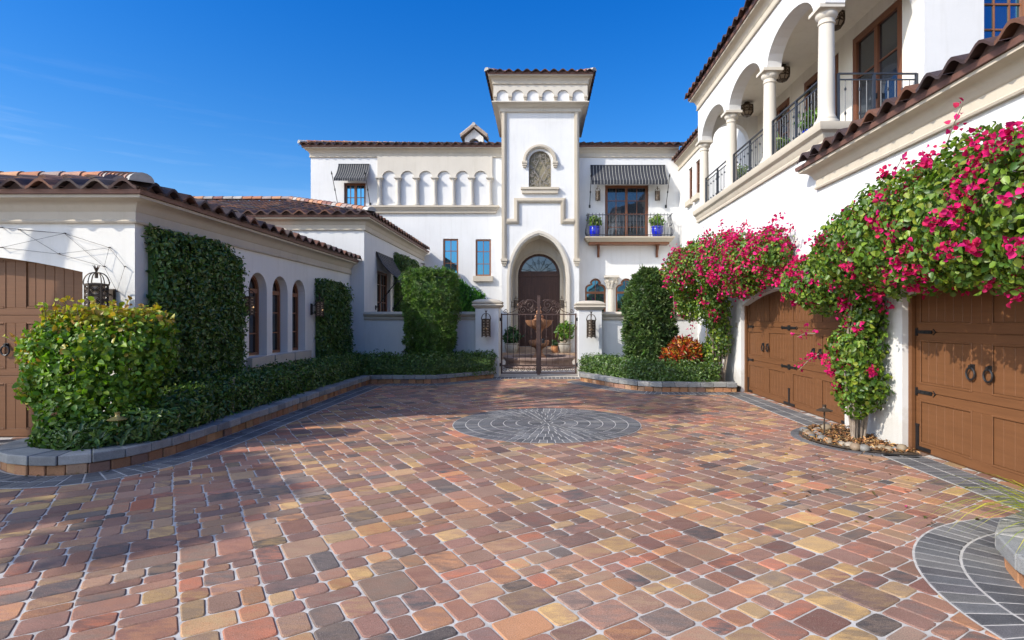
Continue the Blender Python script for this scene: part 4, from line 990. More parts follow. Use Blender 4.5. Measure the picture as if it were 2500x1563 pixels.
for (a, b) in ((23.40, 23.98), (22.3, 22.88)):
    f = window(rw, west(6.3), rect(a + .01, b - .01, 6.73, 8.09), .08, .06, ((a + b) / 2,), (7.2, 7.65), 'wood', 'glassdk')
    s = MB(); s.wbox(west(6.3), a - .1, b + .1, 6.5, 6.72, -.05, .15); s.build('sill', M['trim'], f, bevel=.01)
CYS = (9.62, 12.0, 14.4, 16.8)
for y in CYS:
    mb = MB(); column(mb, RX + .13, y, LF, SP, .135, 1.5); mb.build('column', M['trimlt'], rw, smooth=40)
def railing(p0, p1, z0, h):
    p0, p1 = V3(p0), V3(p1); L = (p1 - p0).length; d = (p1 - p0) / L; mb = MB()
    for z, w, t in ((h, .045, .02), (h - .10, .02, .02), (.07, .03, .02)): mb.beam((p0.x, p0.y, z0 + z), (p1.x, p1.y, z0 + z), w, t)
    n = int(L / .115)
    for i in range(n + 1):
        p = p0 + d * (L * i / n); mid = i == n // 2
        if mid or i in (0, n): mb.beam((p.x, p.y, z0), (p.x, p.y, z0 + h), .042, .042, up=V3((d.x, d.y, 0)))
        else:
            mb.tube([(p.x, p.y, z0 + .07), (p.x, p.y, z0 + h - .1)], .0085, 4, cap=False)
            if i % 2: knob(mb, (p.x, p.y, z0 + h * .72), .02); knob(mb, (p.x, p.y, z0 + h * .28), .02)
    return mb.build('railing', M['rail'], rw)
for a, b in zip(CYS, CYS[1:]): railing((RX + .13, a + .17), (RX + .13, b - .17), LF, .93)
railing((RX + .30, 9.56), (6.38, 9.56), LF, .93)
garage_door(rw, WR, 8.80, 13.35, 2.02, .30, .14, 2); garage_door(rw, WR, 2.78, 7.40, 2.02, .30, .14, 2)
mb = MB(); cornice(mb, [(4.98, 9.60), (RX, 9.60), (RX, .5)], 4.29, k=1.15); cornice(mb, [(RX + .1, 17.0), (RX, 17.0), (RX, 9.4), (12, 9.4)], 8.38, k=.95); cornice(mb, [(6.3, FY), (6.3, 17.2)], 8.86, k=.95)
mb.build('cornice', M['trim'], rw, smooth=35)
mb = MB(); fascia(mb, [(4.98, 9.60), (RX, 9.60), (RX, .5)], 4.355, .27); fascia(mb, [(RX + .1, 17.0), (RX, 17.0), (RX, 9.4), (12, 9.4)], 8.445, .23); fascia(mb, [(6.3, FY), (6.3, 17.2)], 8.925, .23); mb.build('fascia', M['fascia'], rw)
rf = MB(); roof_slope(rf, (4.45, .5), (0, 1), (1, 0), 9.08, 4.37, .3, 3.2, pal=DARK)
roof_slope(rf, (4.49, 9.13), (0, 1), (1, 0), 8.15, 8.46, .3, 3.4, h0=1, pal=DARK); roof_slope(rf, (4.49, 9.13), (1, 0), (0, 1), 8, 8.46, .3, 3.4, h0=1, pal=DARK)
roof_slope(rf, (6.04, 17.3), (0, 1), (1, 0), 8.4, 8.94, .3, 3, pal=DARK)
rf.build('roof', M['tile'], rw)
lt = MB(); lt.wbox(WR, 13.58, 13.70, 1.52, 1.64, 0.001, .02); lt.build('keypad', M['clay'], rw)

# loggia pendant lanterns
def pendant(label, loc):
    x, y, z = loc; t = thing('ceiling_lantern', label, 'lantern', loc, 'star lanterns under the loggia ceiling'); mb = MB(); R = .17
    for k in range(8):
        a, b = PI / 4 * k, PI / 4 * (k + 1); p = [(x + rr * math.cos(w), y + rr * math.sin(w), zz) for rr, zz in ((R, z - .1), (R, z - .26), (R * .6, z - .36)) for w in (a, b)]
        mb.beam(p[0], p[1], .02, .02); mb.beam(p[2], p[3], .02, .02); mb.beam(p[4], p[5], .02, .02); mb.beam(p[0], p[2], .018, .018); mb.beam(p[2], p[4], .018, .018); mb.beam(p[0], p[3], .01, .01); mb.beam(p[1], p[2], .01, .01)
    mb.lathe([(.08, z), (.08, z - .03), (.03, z - .04), (.03, z - .07), (R * 1.05, z - .085), (R * 1.05, z - .1), (.01, z - .105)], x, y, 8); mb.lathe([(.005, z - .42), (.03, z - .385), (R * .6, z - .37), (.01, z - .36)], x, y, 8)
    f = mb.build('frame', M['bronze'], t); g = MB(); g.lathe([(R * .88, z - .11), (R * .88, z - .25), (R * .5, z - .34)], x, y, 8); g.build('glass', M['lampglass'], f)
    g = MB(); g.lathe([(R * .9, z - .17), (R * .9, z - .19)], x, y, 8); g.build('band', M['bronze'], f)
    return t
pd = pendant('bronze star lantern hanging under the loggia arch nearest the tall french door', (5.75, 11.0, 7.76))
dup(pd, (5.75, 13.4, 7.76), 'bronze star lantern hanging behind the second loggia arch, between two others')
dup(pd, (5.75, 15.7, 7.76), 'bronze star lantern hanging deepest in the loggia, seen low behind a column')

# ------------------------------------------------------------------ awnings
def awning(label, W, u0, u1, zt, zb, p, val, n, poles, stripe):
    t = thing('window_awning', label, 'awning', W.p((u0 + u1) / 2, zb, 0)); mb = MB(); k = 8
    dark, light = (0.035, 0.037, 0.045), (0.34, 0.33, 0.30)
    us = []; 
    for i in range(n): a = u0 + (u1 - u0) * i / n; w = (u1 - u0) / n; us += [(a, a + w * (1 - stripe), dark), (a + w * (1 - stripe), a + w, light)]
    prof = [(zt - (zt - zb) * (f ** 1.0) - .09 * math.sin(f * PI) * (zt - zb), .02 + (p - .02) * (f ** 1.25)) for f in [i / k for i in range(k + 1)]]
    for a, b, c in us:
        vs = [W.p(u, z, q) for (z, q) in prof for u in (a, b)]
        vs += [W.p(u, z - .012, q - .01) for (z, q) in prof for u in (a, b)]
        m = 2 * (k + 1); mb.add(vs, [(2 * i, 2 * i + 1, 2 * i + 3, 2 * i + 2) for i in range(k)] + [(m + 2 * i, m + 2 * i + 1, m + 2 * i + 3, m + 2 * i + 2) for i in range(k)], c)
    for a, b in ((u0, u0), (u1, u1)):
        vs = [W.p(a, z, q) for (z, q) in prof] + [W.p(a, z - .012, q - .01) for z, q in prof]; mb.add(vs, [(i, i + 1, k + 2 + i, k + 1 + i) for i in range(k)], dark)
    mb.build('canopy', M['canvas'], t)
    v = MB()
    for i, (a, b, c) in enumerate(us): wv = .01 * math.sin(i * 1.1); v.add([W.p(a, zb, p), W.p(b, zb, p), W.p(b, zb - val, p + wv), W.p(a, zb - val, p + wv)], [(0, 1, 2, 3)], c)
    v.build('valance', M['canvas'], t)
    mb = MB(); mb.tube([W.p(u0, zb - .01, p - .02), W.p(u1, zb - .01, p - .02)], .014, 6); mb.tube([W.p(u0, zt - .02, .025), W.p(u1, zt - .02, .025)], .014, 6); mb.build('crossbar', M['iron'], t)
    for s, u in ((-1, u0 - .03), (1, u1 + .03)):
        if not poles: continue
        mb = MB(); A = W.p(u, zb + .10, p + .12); B = W.p(u, zb - poles, .03); d = (A - B)
        mb.tube([B, A], .015, 6); mb.tube([A, A + d * .03, A + d * .06, A + d * .14], [.015, .04, .03, .003], 6)
        for f in (.48, .52): c = B + d * f; mb.ball(c, .035, 6)
        mb.wbox(W, u - .04, u + .04, zb - poles - .07, zb - poles + .07, .001, .03); mb.build('pole', M['iron'], t)
    return t
awning('wide black and cream striped awning over the balcony doors', WF, 2.26, 5.67, 8.76, 7.92, .62, .2, 24, 1.05, .14)
awning('small black and cream striped awning over the upper window beside the blind colonnade', WF, -9.20, -7.79, 8.81, 8.02, .62, .13, 14, 1.05, .14)
awning('steep dark grey awning over the side window behind the garden wall', SE, 18.2, 20.25, 3.92, 3.05, .72, .12, 9, .95, .12)

# ------------------------------------------------------------------ balcony
bl = thing('balcony', 'shallow stone balcony on timber brackets with a bellied iron railing', 'balcony', (3.93, FY, 5.1)); B0, B1, BP = 2.12, 5.78, .78
mb = MB(); mb.sweep([(B0, FY), (B0, FY - BP + .15), (B1, FY - BP + .15), (B1, FY)], [(-.5, 5.18), (.02, 5.18), (.04, 5.23), (.09, 5.26), (.11, 5.31), (.15, 5.34), (.15, 5.40), (-.5, 5.40)]); mb.box(B0 + .4, B1 - .4, FY - BP + .55, FY - .002, 5.19, 5.395); mb.build('slab', M['trim'], bl, smooth=35)
mb = MB(); mb.box(B0 + .05, B1 - .05, FY - BP + .2, FY - .003, 5.09, 5.178); mb.build('timber_deck', M['woodlt'], bl)
for x in (2.62, 5.28):
    mb = MB(); mb.box(x - .05, x + .05, FY - .1, FY - .002, 4.55, 5.085); mb.tube([(x, FY - .06, 4.62), (x, FY - .14, 4.85), (x, FY - .32, 5.0), (x, FY - .55, 5.06)], [.05, .055, .05, .04], 6); mb.build('bracket', M['wood'], bl, bevel=.01)
mb = MB(); bel = [(.02, 0), (.09, .1), (.13, .22), (.12, .38), (.06, .6), (.02, .8), (.01, .93), (.04, 1.0), (.09, 1.02)]
def belly(p, out):
    mb.tube([(p[0] + out[0] * o, p[1] + out[1] * o, 5.40 + z) for o, z in bel], .011, 4); q = (p[0] + out[0] * .07, p[1] + out[1] * .07, 5.40 + .55); knob(mb, q, .02)
yf = FY - BP + .05; nb = 24
for i in range(nb + 1): belly((B0 + .02 + (B1 - B0 - .04) * i / nb, yf), (0, -1))
for i in range(1, 5): belly((B0 + .02, yf + i * .14), (-1, 0)); belly((B1 - .02, yf + i * .14), (1, 0))
belly((B0 + .02, yf), (-.9, -.9)); belly((B1 - .02, yf), (.9, -.9))
for z, o in ((.95, 0.01), (.06, .05)): mb.tube([(B0 - o, FY - .01, 5.4 + z), (B0 - o, yf - o, 5.4 + z), (B1 + o, yf - o, 5.4 + z), (B1 + o, FY - .01, 5.4 + z)], .018, 5)
mb.build('railing', M['rail'], bl)

# ------------------------------------------------------------------ garden walls, gate pillars, gate
def garden_wall(label, x0, x1, Y=17.0):
    t = thing('garden_wall', label, 'wall', ((x0 + x1) / 2, Y, 0)); mb = MB(); mb.box(x0, x1, Y, Y + .22, 0, 1.72); mb.build('wall_body', M['white'], t)
    c = MB(); P = [(x0, Y), (x1, Y)]; c.sweep(P, [(-.27, 1.70), (.03, 1.70), (.05, 1.73), (.05, 1.77), (.03, 1.79), (.09, 1.83), (.11, 1.88), (.08, 1.93), (.05, 1.95), (-.27, 1.95)]); c.build('coping', M['trim'], t, smooth=35); return t
garden_wall('low white garden wall with stone coping left of the gate, behind the square topiary', -5.325, -1.945)
garden_wall('low white garden wall with stone coping right of the gate, behind the round topiary', 1.825, 4.745)
def pillar(label, x0, x1, Y=16.7, top=2.28):
    t = thing('gate_pillar', label, 'pillar', ((x0 + x1) / 2, Y, 0)); d = x1 - x0; mb = MB(); mb.box(x0, x1, Y, Y + d, 0, top - .26); mb.build('shaft', M['white'], t, bevel=.012)
    c = MB(); z = top - .262; P = [(x0, Y + d), (x0, Y), (x1, Y), (x1, Y + d)]
    c.sweep(P, [(-.1, z), (.02, z), (.04, z + .03), (.07, z + .05), (.10, z + .09), (.08, z + .13), (.05, z + .14), (.09, z + .16), (.09, z + .2), (-.1, z + .2)], 1, True)
    a = .06; xm, ym = (x0 + x1) / 2, Y + d / 2; n = 6; vs = []
    for i in range(n):
        f = i / (n - 1); r = (d / 2 + a) * math.cos(f * 1.45); zz = z + .2 + .085 * math.sin(f * PI / 2)
        vs += [(xm - r, ym - r, zz), (xm + r, ym - r, zz), (xm + r, ym + r, zz), (xm - r, ym + r, zz)]
    c.add(vs, [(4 * i + k, 4 * i + (k + 1) % 4, 4 * i + 4 + (k + 1) % 4, 4 * i + 4 + k) for i in range(n - 1) for k in range(4)] + [tuple(range(4 * n - 4, 4 * n))]); c.build('cap', M['trim'], t, smooth=40)
pillar('white gate pillar left of the gate, domed stone cap, dappled with sun spots', -1.94, -1.24, top=2.31); pillar('white gate pillar right of the gate, its right side throwing a hard shadow', 1.12, 1.82, top=2.26)
GY = 17.0; gt = thing('entrance_gate', 'brown iron double gate with scrollwork along top and bottom', 'gate', (-.06, GY, 0)); WG = south(GY); gm = -.06
for s in (-1, 1):
    mb = MB(); u_h = gm + s * 1.12; u_c = gm + s * .05; lo, hi = min(u_h, u_c), max(u_h, u_c)
    def bar(u, z0, z1, w=.045): mb.wbox(WG, u - w / 2, u + w / 2, z0, z1, -w / 2, w / 2)
    bar(u_h, .08, 1.90, .05); bar(u_c, .08, 1.88, .05)
    for z in (.10, .33, 1.87): mb.wbox(WG, lo, hi, z - .018, z + .018, -.018, .018)
    for k in range(1, 6):
        u = u_c + (u_h - u_c) * k / 6; bar(u, .33, 1.87, .018 if k % 2 else .014)
        if k % 2: mb.ball((u, GY, 1.18 + .1 * (k == 3)), .026, 5)
    for k in range(6):
        u = u_c + (u_h - u_c) * (k + .5) / 6; mb.tube(spiral(WG.p(u, .215), .082, 1.5, PI / 2, (s, 0, 0), (0, 0, 1)), .009, 5)
    for (du, z, r, a0, sg) in ((.22, 2.16, .15, 0, 1), (.42, 2.0, .12, PI, -1), (.22, 1.99, .09, PI / 2, 1), (.52, 2.13, .09, 0, 1), (.95, 1.98, .07, 0, -1), (.12, 2.02, .07, 0, 1), (.40, 2.24, .07, PI, 1)):
        mb.tube(spiral(WG.p(u_c + s * du, z), r, 1.5, a0, (s, 0, 0), (0, 0, 1), 20, sg), .010, 5)
    mb.tube([WG.p(u_c + s * a, z) for a, z in ((.0, 2.22), (.12, 2.30), (.28, 2.32), (.42, 2.22), (.55, 2.06), (.72, 1.95), (.9, 1.9))], .011, 5)
    mb.tube([WG.p(u_c + s * a, z) for a, z in ((.5, 1.89), (.6, 2.05), (.55, 2.2), (.4, 2.31))], .010, 5)
    lf = mb.build('gate_leaf', M['gate'], gt); h = MB()
    for z in (.35, 1.72): h.wbox(WG, min(u_h, u_h + s * .09), max(u_h, u_h + s * .09), z - .05, z + .05, -.03, .03)
    h.build('hinge', M['iron'], lf)
    if s > 0: h = MB(); h.wbox(WG, u_c + .03, u_c + .13, 1.0, 1.14, -.03, .03); h.ball((u_c + .07, GY - .06, 1.09), .028, 6); h.build('lock', M['iron'], lf)
mb = MB(); mb.wbox(WG, gm - .045, gm + .045, .05, 2.44, .02, .055); mb.build('centre_post', M['gate'], gt)

# ------------------------------------------------------------------ wall lanterns
L0 = make_lantern('pierced iron lantern on the left gate pillar', (-1.59, 16.4, 1.25))
dup(L0, (1.47, 16.4, 1.22), 'pierced iron lantern on the right gate pillar')
dup(L0, (-6.07, 7.695, 1.74), 'large pierced lantern between the near left garage door and the corner', 0, .95)
dup(L0, (-5.534, 10.70, 1.80), 'lantern half hidden behind the tall clipped wall vine', PI / 2, .72)
dup(L0, (-5.534, 14.10, 1.81), 'lantern between the third arched window and the narrow wall vine', PI / 2, .72)
dup(L0, (2.58, FY - .246, 7.12), 'lantern on the upper wall left of the balcony doors', 0, .82); dup(L0, (5.27, FY - .246, 7.12), 'lantern on the upper wall right of the balcony doors', 0, .82)
dup(L0, (CX - 1.03, 25.3, 2.24), 'lantern beside the entrance door on the left jamb', PI / 2, .72); dup(L0, (CX + 1.03, 25.3, 2.24), 'lantern beside the entrance door on the right jamb', -PI / 2, .72)
dup(L0, (4.53, 8.1, 1.74), 'lantern on the pier between the garage doors, wrapped in bougainvillea', -PI / 2, .73)

# ------------------------------------------------------------------ fountain
fo = thing('fountain', 'two tier stone fountain with scalloped bowls in a round basin behind the gate', 'fountain', (-.06, 20.4, 0)); X, Y = -.06, 20.4
mb = MB(); mb.lathe([(1.24, 0), (1.28, .05), (1.22, .1), (1.20, .2), (1.25, .28), (1.30, .32), (1.30, .38), (1.27, .40), (1.02, .40), (1.0, .38), (.98, .12), (.01, .12)], X, Y, 48); mb.build('basin', M['basin'], fo, smooth=35)
mb = MB(); mb.lathe([(1.0, .27), (.001, .27)], X, Y, 40); mb.build('water', M['water'], fo)
mb = MB(); mb.lathe([(.26, .12), (.26, .36), (.2, .42), (.13, .5), (.12, .62), (.17, .7), (.2, .72)], X, Y, 18); mb.build('pedestal', M['fount'], fo, smooth=40)
mb = MB(); mb.lathe([(.12, .68, 0), (.25, .72, .05), (.34, .80, .08), (.37, .92, .08), (.36, .97, .1), (.33, .97, .1), (.3, .9, .05), (.08, .88, 0)], X, Y, 48, lobes=12); mb.build('lower_bowl', M['fount'], fo, smooth=50)
mb = MB(); mb.lathe([(.15, .88), (.13, .98), (.1, 1.05), (.09, 1.2), (.12, 1.3), (.16, 1.36), (.2, 1.4)], X, Y, 16); mb.build('shaft', M['fount'], fo, smooth=40)
mb = MB(); mb.lathe([(.14, 1.37, 0), (.3, 1.42, .05), (.44, 1.54, .09), (.50, 1.66, .1), (.52, 1.70, .1), (.46, 1.70, .1), (.4, 1.6, .06), (.08, 1.58, 0)], X, Y, 64, lobes=16); mb.build('upper_bowl', M['fount'], fo, smooth=50)
mb = MB(); mb.lathe([(.2, 1.6), (.22, 1.72), (.14, 1.76), (.17, 1.82), (.12, 1.9), (.09, 1.95), (.11, 2.0), (.07, 2.06), (.05, 2.1), (.08, 2.15), (.05, 2.22), (.005, 2.30)], X, Y, 14); mb.build('finial', M['fount'], fo, smooth=40)

# ------------------------------------------------------------------ potted plants
def potted(label, loc, r, h, mat, cols, n, size, R, H, up=False, group=None):
    x, y, z = loc; t = thing('potted_plant', label, 'potted plant', loc, group); mb = MB()
    mb.lathe([(r * .72, z), (r * .8, z + h * .05), (r * .98, z + h * .5), (r, z + h * .78), (r * .93, z + h * .86), (r * 1.05, z + h * .92), (r * 1.05, z + h), (r * .9, z + h), (r * .85, z + h * .9), (.01, z + h * .88)], x, y, 24); mb.build('pot', M[mat], t, smooth=40)
    E = [(x + rnd.uniform(-.4, .4) * R, y + rnd.uniform(-.4, .4) * R, z + h + H * rnd.uniform(.25, .75), R * .62, R * .62, H * .38) for _ in range(5)]
    P, D = blobs(E, n, .8, 1.2, .3); st = MB()
    for e in E: st.tube([(x, y, z + h * .85), ((x + e[0]) / 2 + .02, (y + e[1]) / 2, z + h + H * .2), (e[0], e[1], e[2])], [.014, .01, .005], 5)
    foliage('foliage', P, D, size, palette(len(P), cols), M['leaf'], t, None, asp=.42, tilt=.5, hang=.3 if not up else -.4); st.build('stem', M['bark'], t); return t
LG = [(0.10, 0.20, 0.03), (0.14, 0.24, 0.03), (0.07, 0.16, 0.025), (0.2, 0.27, 0.05)]; DG = [(0.03, 0.085, 0.025), (0.045, 0.11, 0.03), (0.02, 0.06, 0.02), (0.06, 0.13, 0.035)]
potted('blue glazed pot with a bright green plant at the left end of the balcony', (2.42, FY - .42, 5.403), .25, .48, 'blue', LG, 260, .17, .36, .5); potted('blue glazed pot with a yellow green plant at the right end of the balcony', (5.22, FY - .42, 5.403), .25, .48, 'blue', LG, 260, .17, .4, .5)
for y, lb in ((10.95, 'blue pot with leafy plant in the loggia behind the railing nearest the camera'), (12.75, 'blue pot with plant behind the middle loggia railing'), (15.1, 'blue pot with plant behind the farthest loggia railing')):
    potted(lb, (5.3, y, LF + .003), .2, .42, 'blue', LG, 200, .13, .3, .4)
potted('weathered stone pot with a dark bushy plant on the porch step left of the fountain', (-1.28, 24.82, .265), .30, .42, 'clay', DG, 500, .16, .42, .75); potted('weathered stone pot with a bright philodendron on the porch step right of the fountain', (1.05, 24.82, .265), .30, .42, 'clay', LG, 420, .24, .5, .85)
potted('small terracotta pot with a low plant between the fountain and the right porch pot', (.62, 24.72, .265), .16, .30, 'orange_pot', DG, 90, .12, .14, .22)

# ------------------------------------------------------------------ path lights, pipe, camera, trellis wire
def path_light(label, loc, h, mat, r=.11):
    x, y, z = loc; t = thing('path_light', label, 'path light', loc); mb = MB(); mb.tube([(x, y, z), (x, y, z + h - .06)], .012, 8); mb.build('post', M[mat], t)
    mb = MB(); mb.lathe([(r, z + h - .075), (r * 1.02, z + h - .068), (r * .55, z + h - .045), (r * .28, z + h - .035), (.022, z + h - .02), (.026, z + h + .0), (.03, z + h + .012), (.004, z + h + .016)], x, y, 24); mb.build('shade', M[mat], t, smooth=35)
path_light('grey metal path light standing among the river stones', (4.11, 8.16, 0), .46, 'bronze'); path_light('brass path light poking out of the lime green bush', (-4.99, 6.64, .13), .47, 'brass', .10)
path_light('small dark path light in front of the left garden wall', (-3.86, 16.1, .13), .74, 'iron', .13); path_light('low path light beside the red croton', (3.05, 14.3, .13), .60, 'bronze', .12)
mb = MB(); mb.tube([(-4.93, 9.02, .12), (-4.93, 9.02, .78)], .022, 10); tag(mb.build('stub_pipe', M['clay']), 'short grey plastic pipe standing in the hedge by the big wall vine', 'pipe')
mb = MB(); mb.lathe([(.01, 4.02), (.05, 4.04), (.07, 4.1), (.07, 4.2), (.03, 4.22)], -5.18, 25.0, 12); mb.beam((-5.18, 25.0, 4.2), (-5.33, 25.0, 4.22), .04, .04); tag(mb.build('security_camera', M['clay']), 'small grey dome camera under the far end of the side wing cornice', 'camera')
mb = MB(); pts = [(-7.35, 2.97), (-6.71, 2.92), (-6.79, 2.63), (-6.08, 2.72), (-6.15, 2.45), (-5.86, 2.45), (-5.97, 2.1), (-7.6, 3.0), (-7.6, 2.72)]
for i, j in ((0, 1), (1, 3), (1, 4), (2, 3), (2, 4), (3, 5), (3, 4), (0, 2), (4, 6), (5, 6), (7, 1), (8, 1), (8, 2)): mb.tube([WS.p(*pts[i], .045), WS.p(*pts[j], .045)], .0025, 4)
for p in pts: mb.tube([WS.p(p[0] - .02, p[1] + .01, .0), WS.p(p[0], p[1], .055)], .008, 5)
tag(mb.build('trellis_wire', M['bronze']), 'thin zigzag climbing wire on eye screws above the left garage lantern', 'trellis')

# ------------------------------------------------------------------ small bed between the garage doors
bed = disc(4.75, 8.0, .985, 24, PI * .5, PI * 1.5); sheet('mulch', bed, .02, 'soil', 'stuff')
n = 900; a = PI * (.5 + rng.random(n)); r = .95 * np.sqrt(rng.random(n)); P = np.stack([4.75 + r * np.cos(a), 8.0 + r * np.sin(a), .03 + .02 * rng.random(n)], 1)
o = foliage('mulch', P, np.tile([0, 0, 1.], (n, 1)), .07, palette(n, [(0.33, 0.16, 0.06), (0.42, 0.22, 0.09), (0.24, 0.11, 0.05), (0.5, 0.3, 0.14)]), M['mulch'], None, asp=.25, tilt=.35); struct(o, 'stuff')
def boulder(r, seed):
    mb = MB(); rr = random.Random(seed); a, b = 6, 10; ax = (r, r * rr.uniform(.7, .95), r * rr.uniform(.5, .7)); vs = []
    for i in range(a + 1):
        for j in range(b):
            th, ph = PI * i / a, 2 * PI * j / b; k = 1 + .09 * math.sin(2 * ph + seed) * math.sin(th); vs.append((k * ax[0] * math.sin(th) * math.cos(ph), k * ax[1] * math.sin(th) * math.sin(ph), ax[2] * .6 + ax[2] * math.cos(th)))
    c = rr.choice(((0.27, 0.21, 0.14), (0.19, 0.18, 0.165), (0.32, 0.27, 0.21), (0.14, 0.14, 0.14), (0.25, 0.18, 0.12)))
    mb.add(vs, [(i * b + j, i * b + (j + 1) % b, (i + 1) * b + (j + 1) % b, (i + 1) * b + j) for i in range(a) for j in range(b)], c); return mb
SL = 'rounded river stone edging the mulched bed under the bougainvillea'
for k in range(26):
    a = PI * (.60 + .86 * k / 25); rr_ = rnd.uniform(.72, .93); mb = boulder(rnd.uniform(.045, .085), k); o = mb.build('river_stone', M['rock'], None, smooth=80); o.location = (4.75 + rr_ * math.cos(a), 8.0 + rr_ * math.sin(a), .012); o.rotation_euler = (0, 0, rnd.random() * 6)
    tag(o, SL, 'stone', 'river stones round the mulched bed')
# ------------------------------------------------------------------ plants
HG = [(0.075, 0.14, 0.028), (0.1, 0.175, 0.035), (0.055, 0.105, 0.026), (0.14, 0.21, 0.045), (0.085, 0.145, 0.04)]
def plant(name, label, cat, loc, group=None): return thing(name, label, cat, loc, group)
def hedge(label, path, wd, z0, z1, n, size):
    t = plant('hedge', label, 'hedge', (path[0][0], path[0][1], z0)); P, D = hedge_pts(path, wd, z0, z1, n)
    foliage('foliage', P, D, size, palette(len(P), HG), M['glossy'], t, hedge_core(path, wd, z0, z1), HG[0], asp=.55, tilt=.85); return t
hedge('long low clipped hedge that runs beside the garage wing and turns towards the gate', [(-5.16, 8.3), (-5.15, 15.45), (-2.95, 15.45), (-1.62, 16.62)], .60, .12, .71, 30000, .058)
hedge('short low clipped hedge under the round topiary and red croton', [(1.52, 16.3), (2.72, 14.02), (4.15, 13.8)], .66, .12, .62, 13000, .058)

def topiary(label, cx, cy, z0, prof, n, cols, size, sq=3.0, spiky=False, asp=.2):
    """prof [(height, half width)]"""
    t = plant('topiary', label, 'topiary', (cx, cy, z0)); H = prof[-1][0]
    hs = np.array([p[0] for p in prof]); ws = np.array([p[1] for p in prof])
    k = int(n * .82); z = rng.random(k) * H; a = rng.random(k) * 2 * PI; w = np.interp(z, hs, ws)
    sqr = (np.abs(np.cos(a)) ** sq + np.abs(np.sin(a)) ** sq) ** (-1 / sq); r = w * sqr * (1 - .22 * rng.random(k) ** 2.5) * (1 + .05 * np.sin(5 * a + z * 3) + .05 * np.sin(z * 7 + 2 * a))
    P = np.stack([cx + r * np.cos(a), cy + r * np.sin(a), z0 + z], 1); D = np.stack([np.cos(a), np.sin(a), .25 + 0 * a], 1)
    k2 = n - k; a2 = rng.random(k2) * 2 * PI; r2 = ws[-1] * np.sqrt(rng.random(k2)) * (np.abs(np.cos(a2)) ** sq + np.abs(np.sin(a2)) ** sq) ** (-1 / sq)
    P2 = np.stack([cx + r2 * np.cos(a2), cy + r2 * np.sin(a2), z0 + H + .03 * rng.normal(size=k2) + .03 * np.sin(6 * a2)], 1)
    P = np.concatenate([P, P2]); D = unit(np.concatenate([D, np.tile([0, 0, 1.], (k2, 1))]))
    core = MB(); m = 14; vs = []
    for (h, w_) in prof: vs += [(cx + .8 * w_ * math.cos(2 * PI * j / m), cy + .8 * w_ * math.sin(2 * PI * j / m), z0 + h * .95) for j in range(m)]
    core.add(vs, [(i * m + j, i * m + (j + 1) % m, i * m + m + (j + 1) % m, i * m + m + j) for i in range(len(prof) - 1) for j in range(m)] + [((len(prof) - 1) * m + j, (len(prof) - 1) * m + j + 1, (len(prof) - 1) * m + m - 2 - j, (len(prof) - 1) * m + m - 1 - j) for j in range(m // 2 - 1)])
    m_ = len(P) // 11; C = palette(m_, cols, jit=.2); sel = rng.choice(len(P), m_, replace=False)
    P = np.repeat(P[sel] + .02 * rng.normal(size=(m_, 3)), 11, 0) + size * .18 * rng.normal(size=(m_ * 11, 3)); D = np.repeat(unit(D[sel] + .35 * rng.normal(size=(m_, 3))), 11, 0); C = np.repeat(C, 11, 0) * (1 + .12 * rng.normal(size=(m_ * 11, 1)))
    foliage('crown', P, D, size, np.clip(C, .005, 1), M['leaf'], t, core, cols[0], asp=asp, out=.9)
    tr = MB(); tr.tube([(cx, cy, z0 - .02), (cx + .02, cy, z0 + H * .5)], [.07, .05], 8)
    for j in range(4): tr.tube([(cx + .1 * math.cos(j * 1.6), cy + .1 * math.sin(j * 1.6), z0 - .02), (cx + ws[0] * .7 * math.cos(j * 1.6), cy + ws[0] * .7 * math.sin(j * 1.6), z0 + H * .3)], [.03, .015], 6)
    tr.build('trunk', M['bark'], t); return t
PG = [(0.10, 0.20, 0.035), (0.14, 0.25, 0.045), (0.075, 0.16, 0.03), (0.18, 0.29, 0.06), (0.12, 0.2, 0.06)]
PD = [(0.07, 0.125, 0.035), (0.09, 0.155, 0.04), (0.05, 0.095, 0.03), (0.125, 0.18, 0.055)]
topiary('square topped clipped topiary with a bright sunlit top left of the gate', -3.12, 16.05, .13, [(0, .42), (.35, .52), (.9, .62), (1.6, .69), (2.3, .72), (2.75, .70), (2.9, .6)], 34000, [sc(c, .85) for c in PG], .078, 4.0)
topiary('round topped dark green topiary to the right of the gate', 2.93, 15.2, .13, [(0, .50), (.5, .58), (1.2, .63), (1.9, .62), (2.4, .55), (2.68, .42), (2.80, .22)], 30000, PD, .115, 2.2)

def climber(label, W, u0, u1, z0, z1, th, n, size, cols, shape=None, name='wall_vine', loc=None):
    t = plant(name, label, 'climbing plant', W.p((u0 + u1) / 2, z0)); P, D = vine_pts(W, u0, u1, z0, z1, th, n, shape)
    core = MB(); pl = [(u0 + .12, z0), (u1 - .12, z0), (u1 - .12, z1 - .25), (u1 - .35, z1 - .12), (u0 + .35, z1 - .12), (u0 + .12, z1 - .25)]
    core.add([W.p(u, z, th * .55) for u, z in pl] + [W.p(u, z, .005) for u, z in pl], [(0, 1, 2, 3), (0, 3, 4, 5)] + [(i, (i + 1) % 6, 6 + (i + 1) % 6, 6 + i) for i in range(6)])
    foliage('foliage', P, D, size, palette(len(P), cols), M['glossy'], t, core, cols[0], asp=.58, tilt=.85, hang=.3)
    st = MB()
    for k in range(5): u = u0 + (u1 - u0) * (k + 1) / 6; st.tube([W.p(u, 0.12, .05), W.p(u + .05, z0 + .3, .06), W.p(u + .12 * math.sin(k), (z0 + z1) / 2, .05)], [.018, .014, .008], 5)
    st.build('stem', M['bark'], t); return t
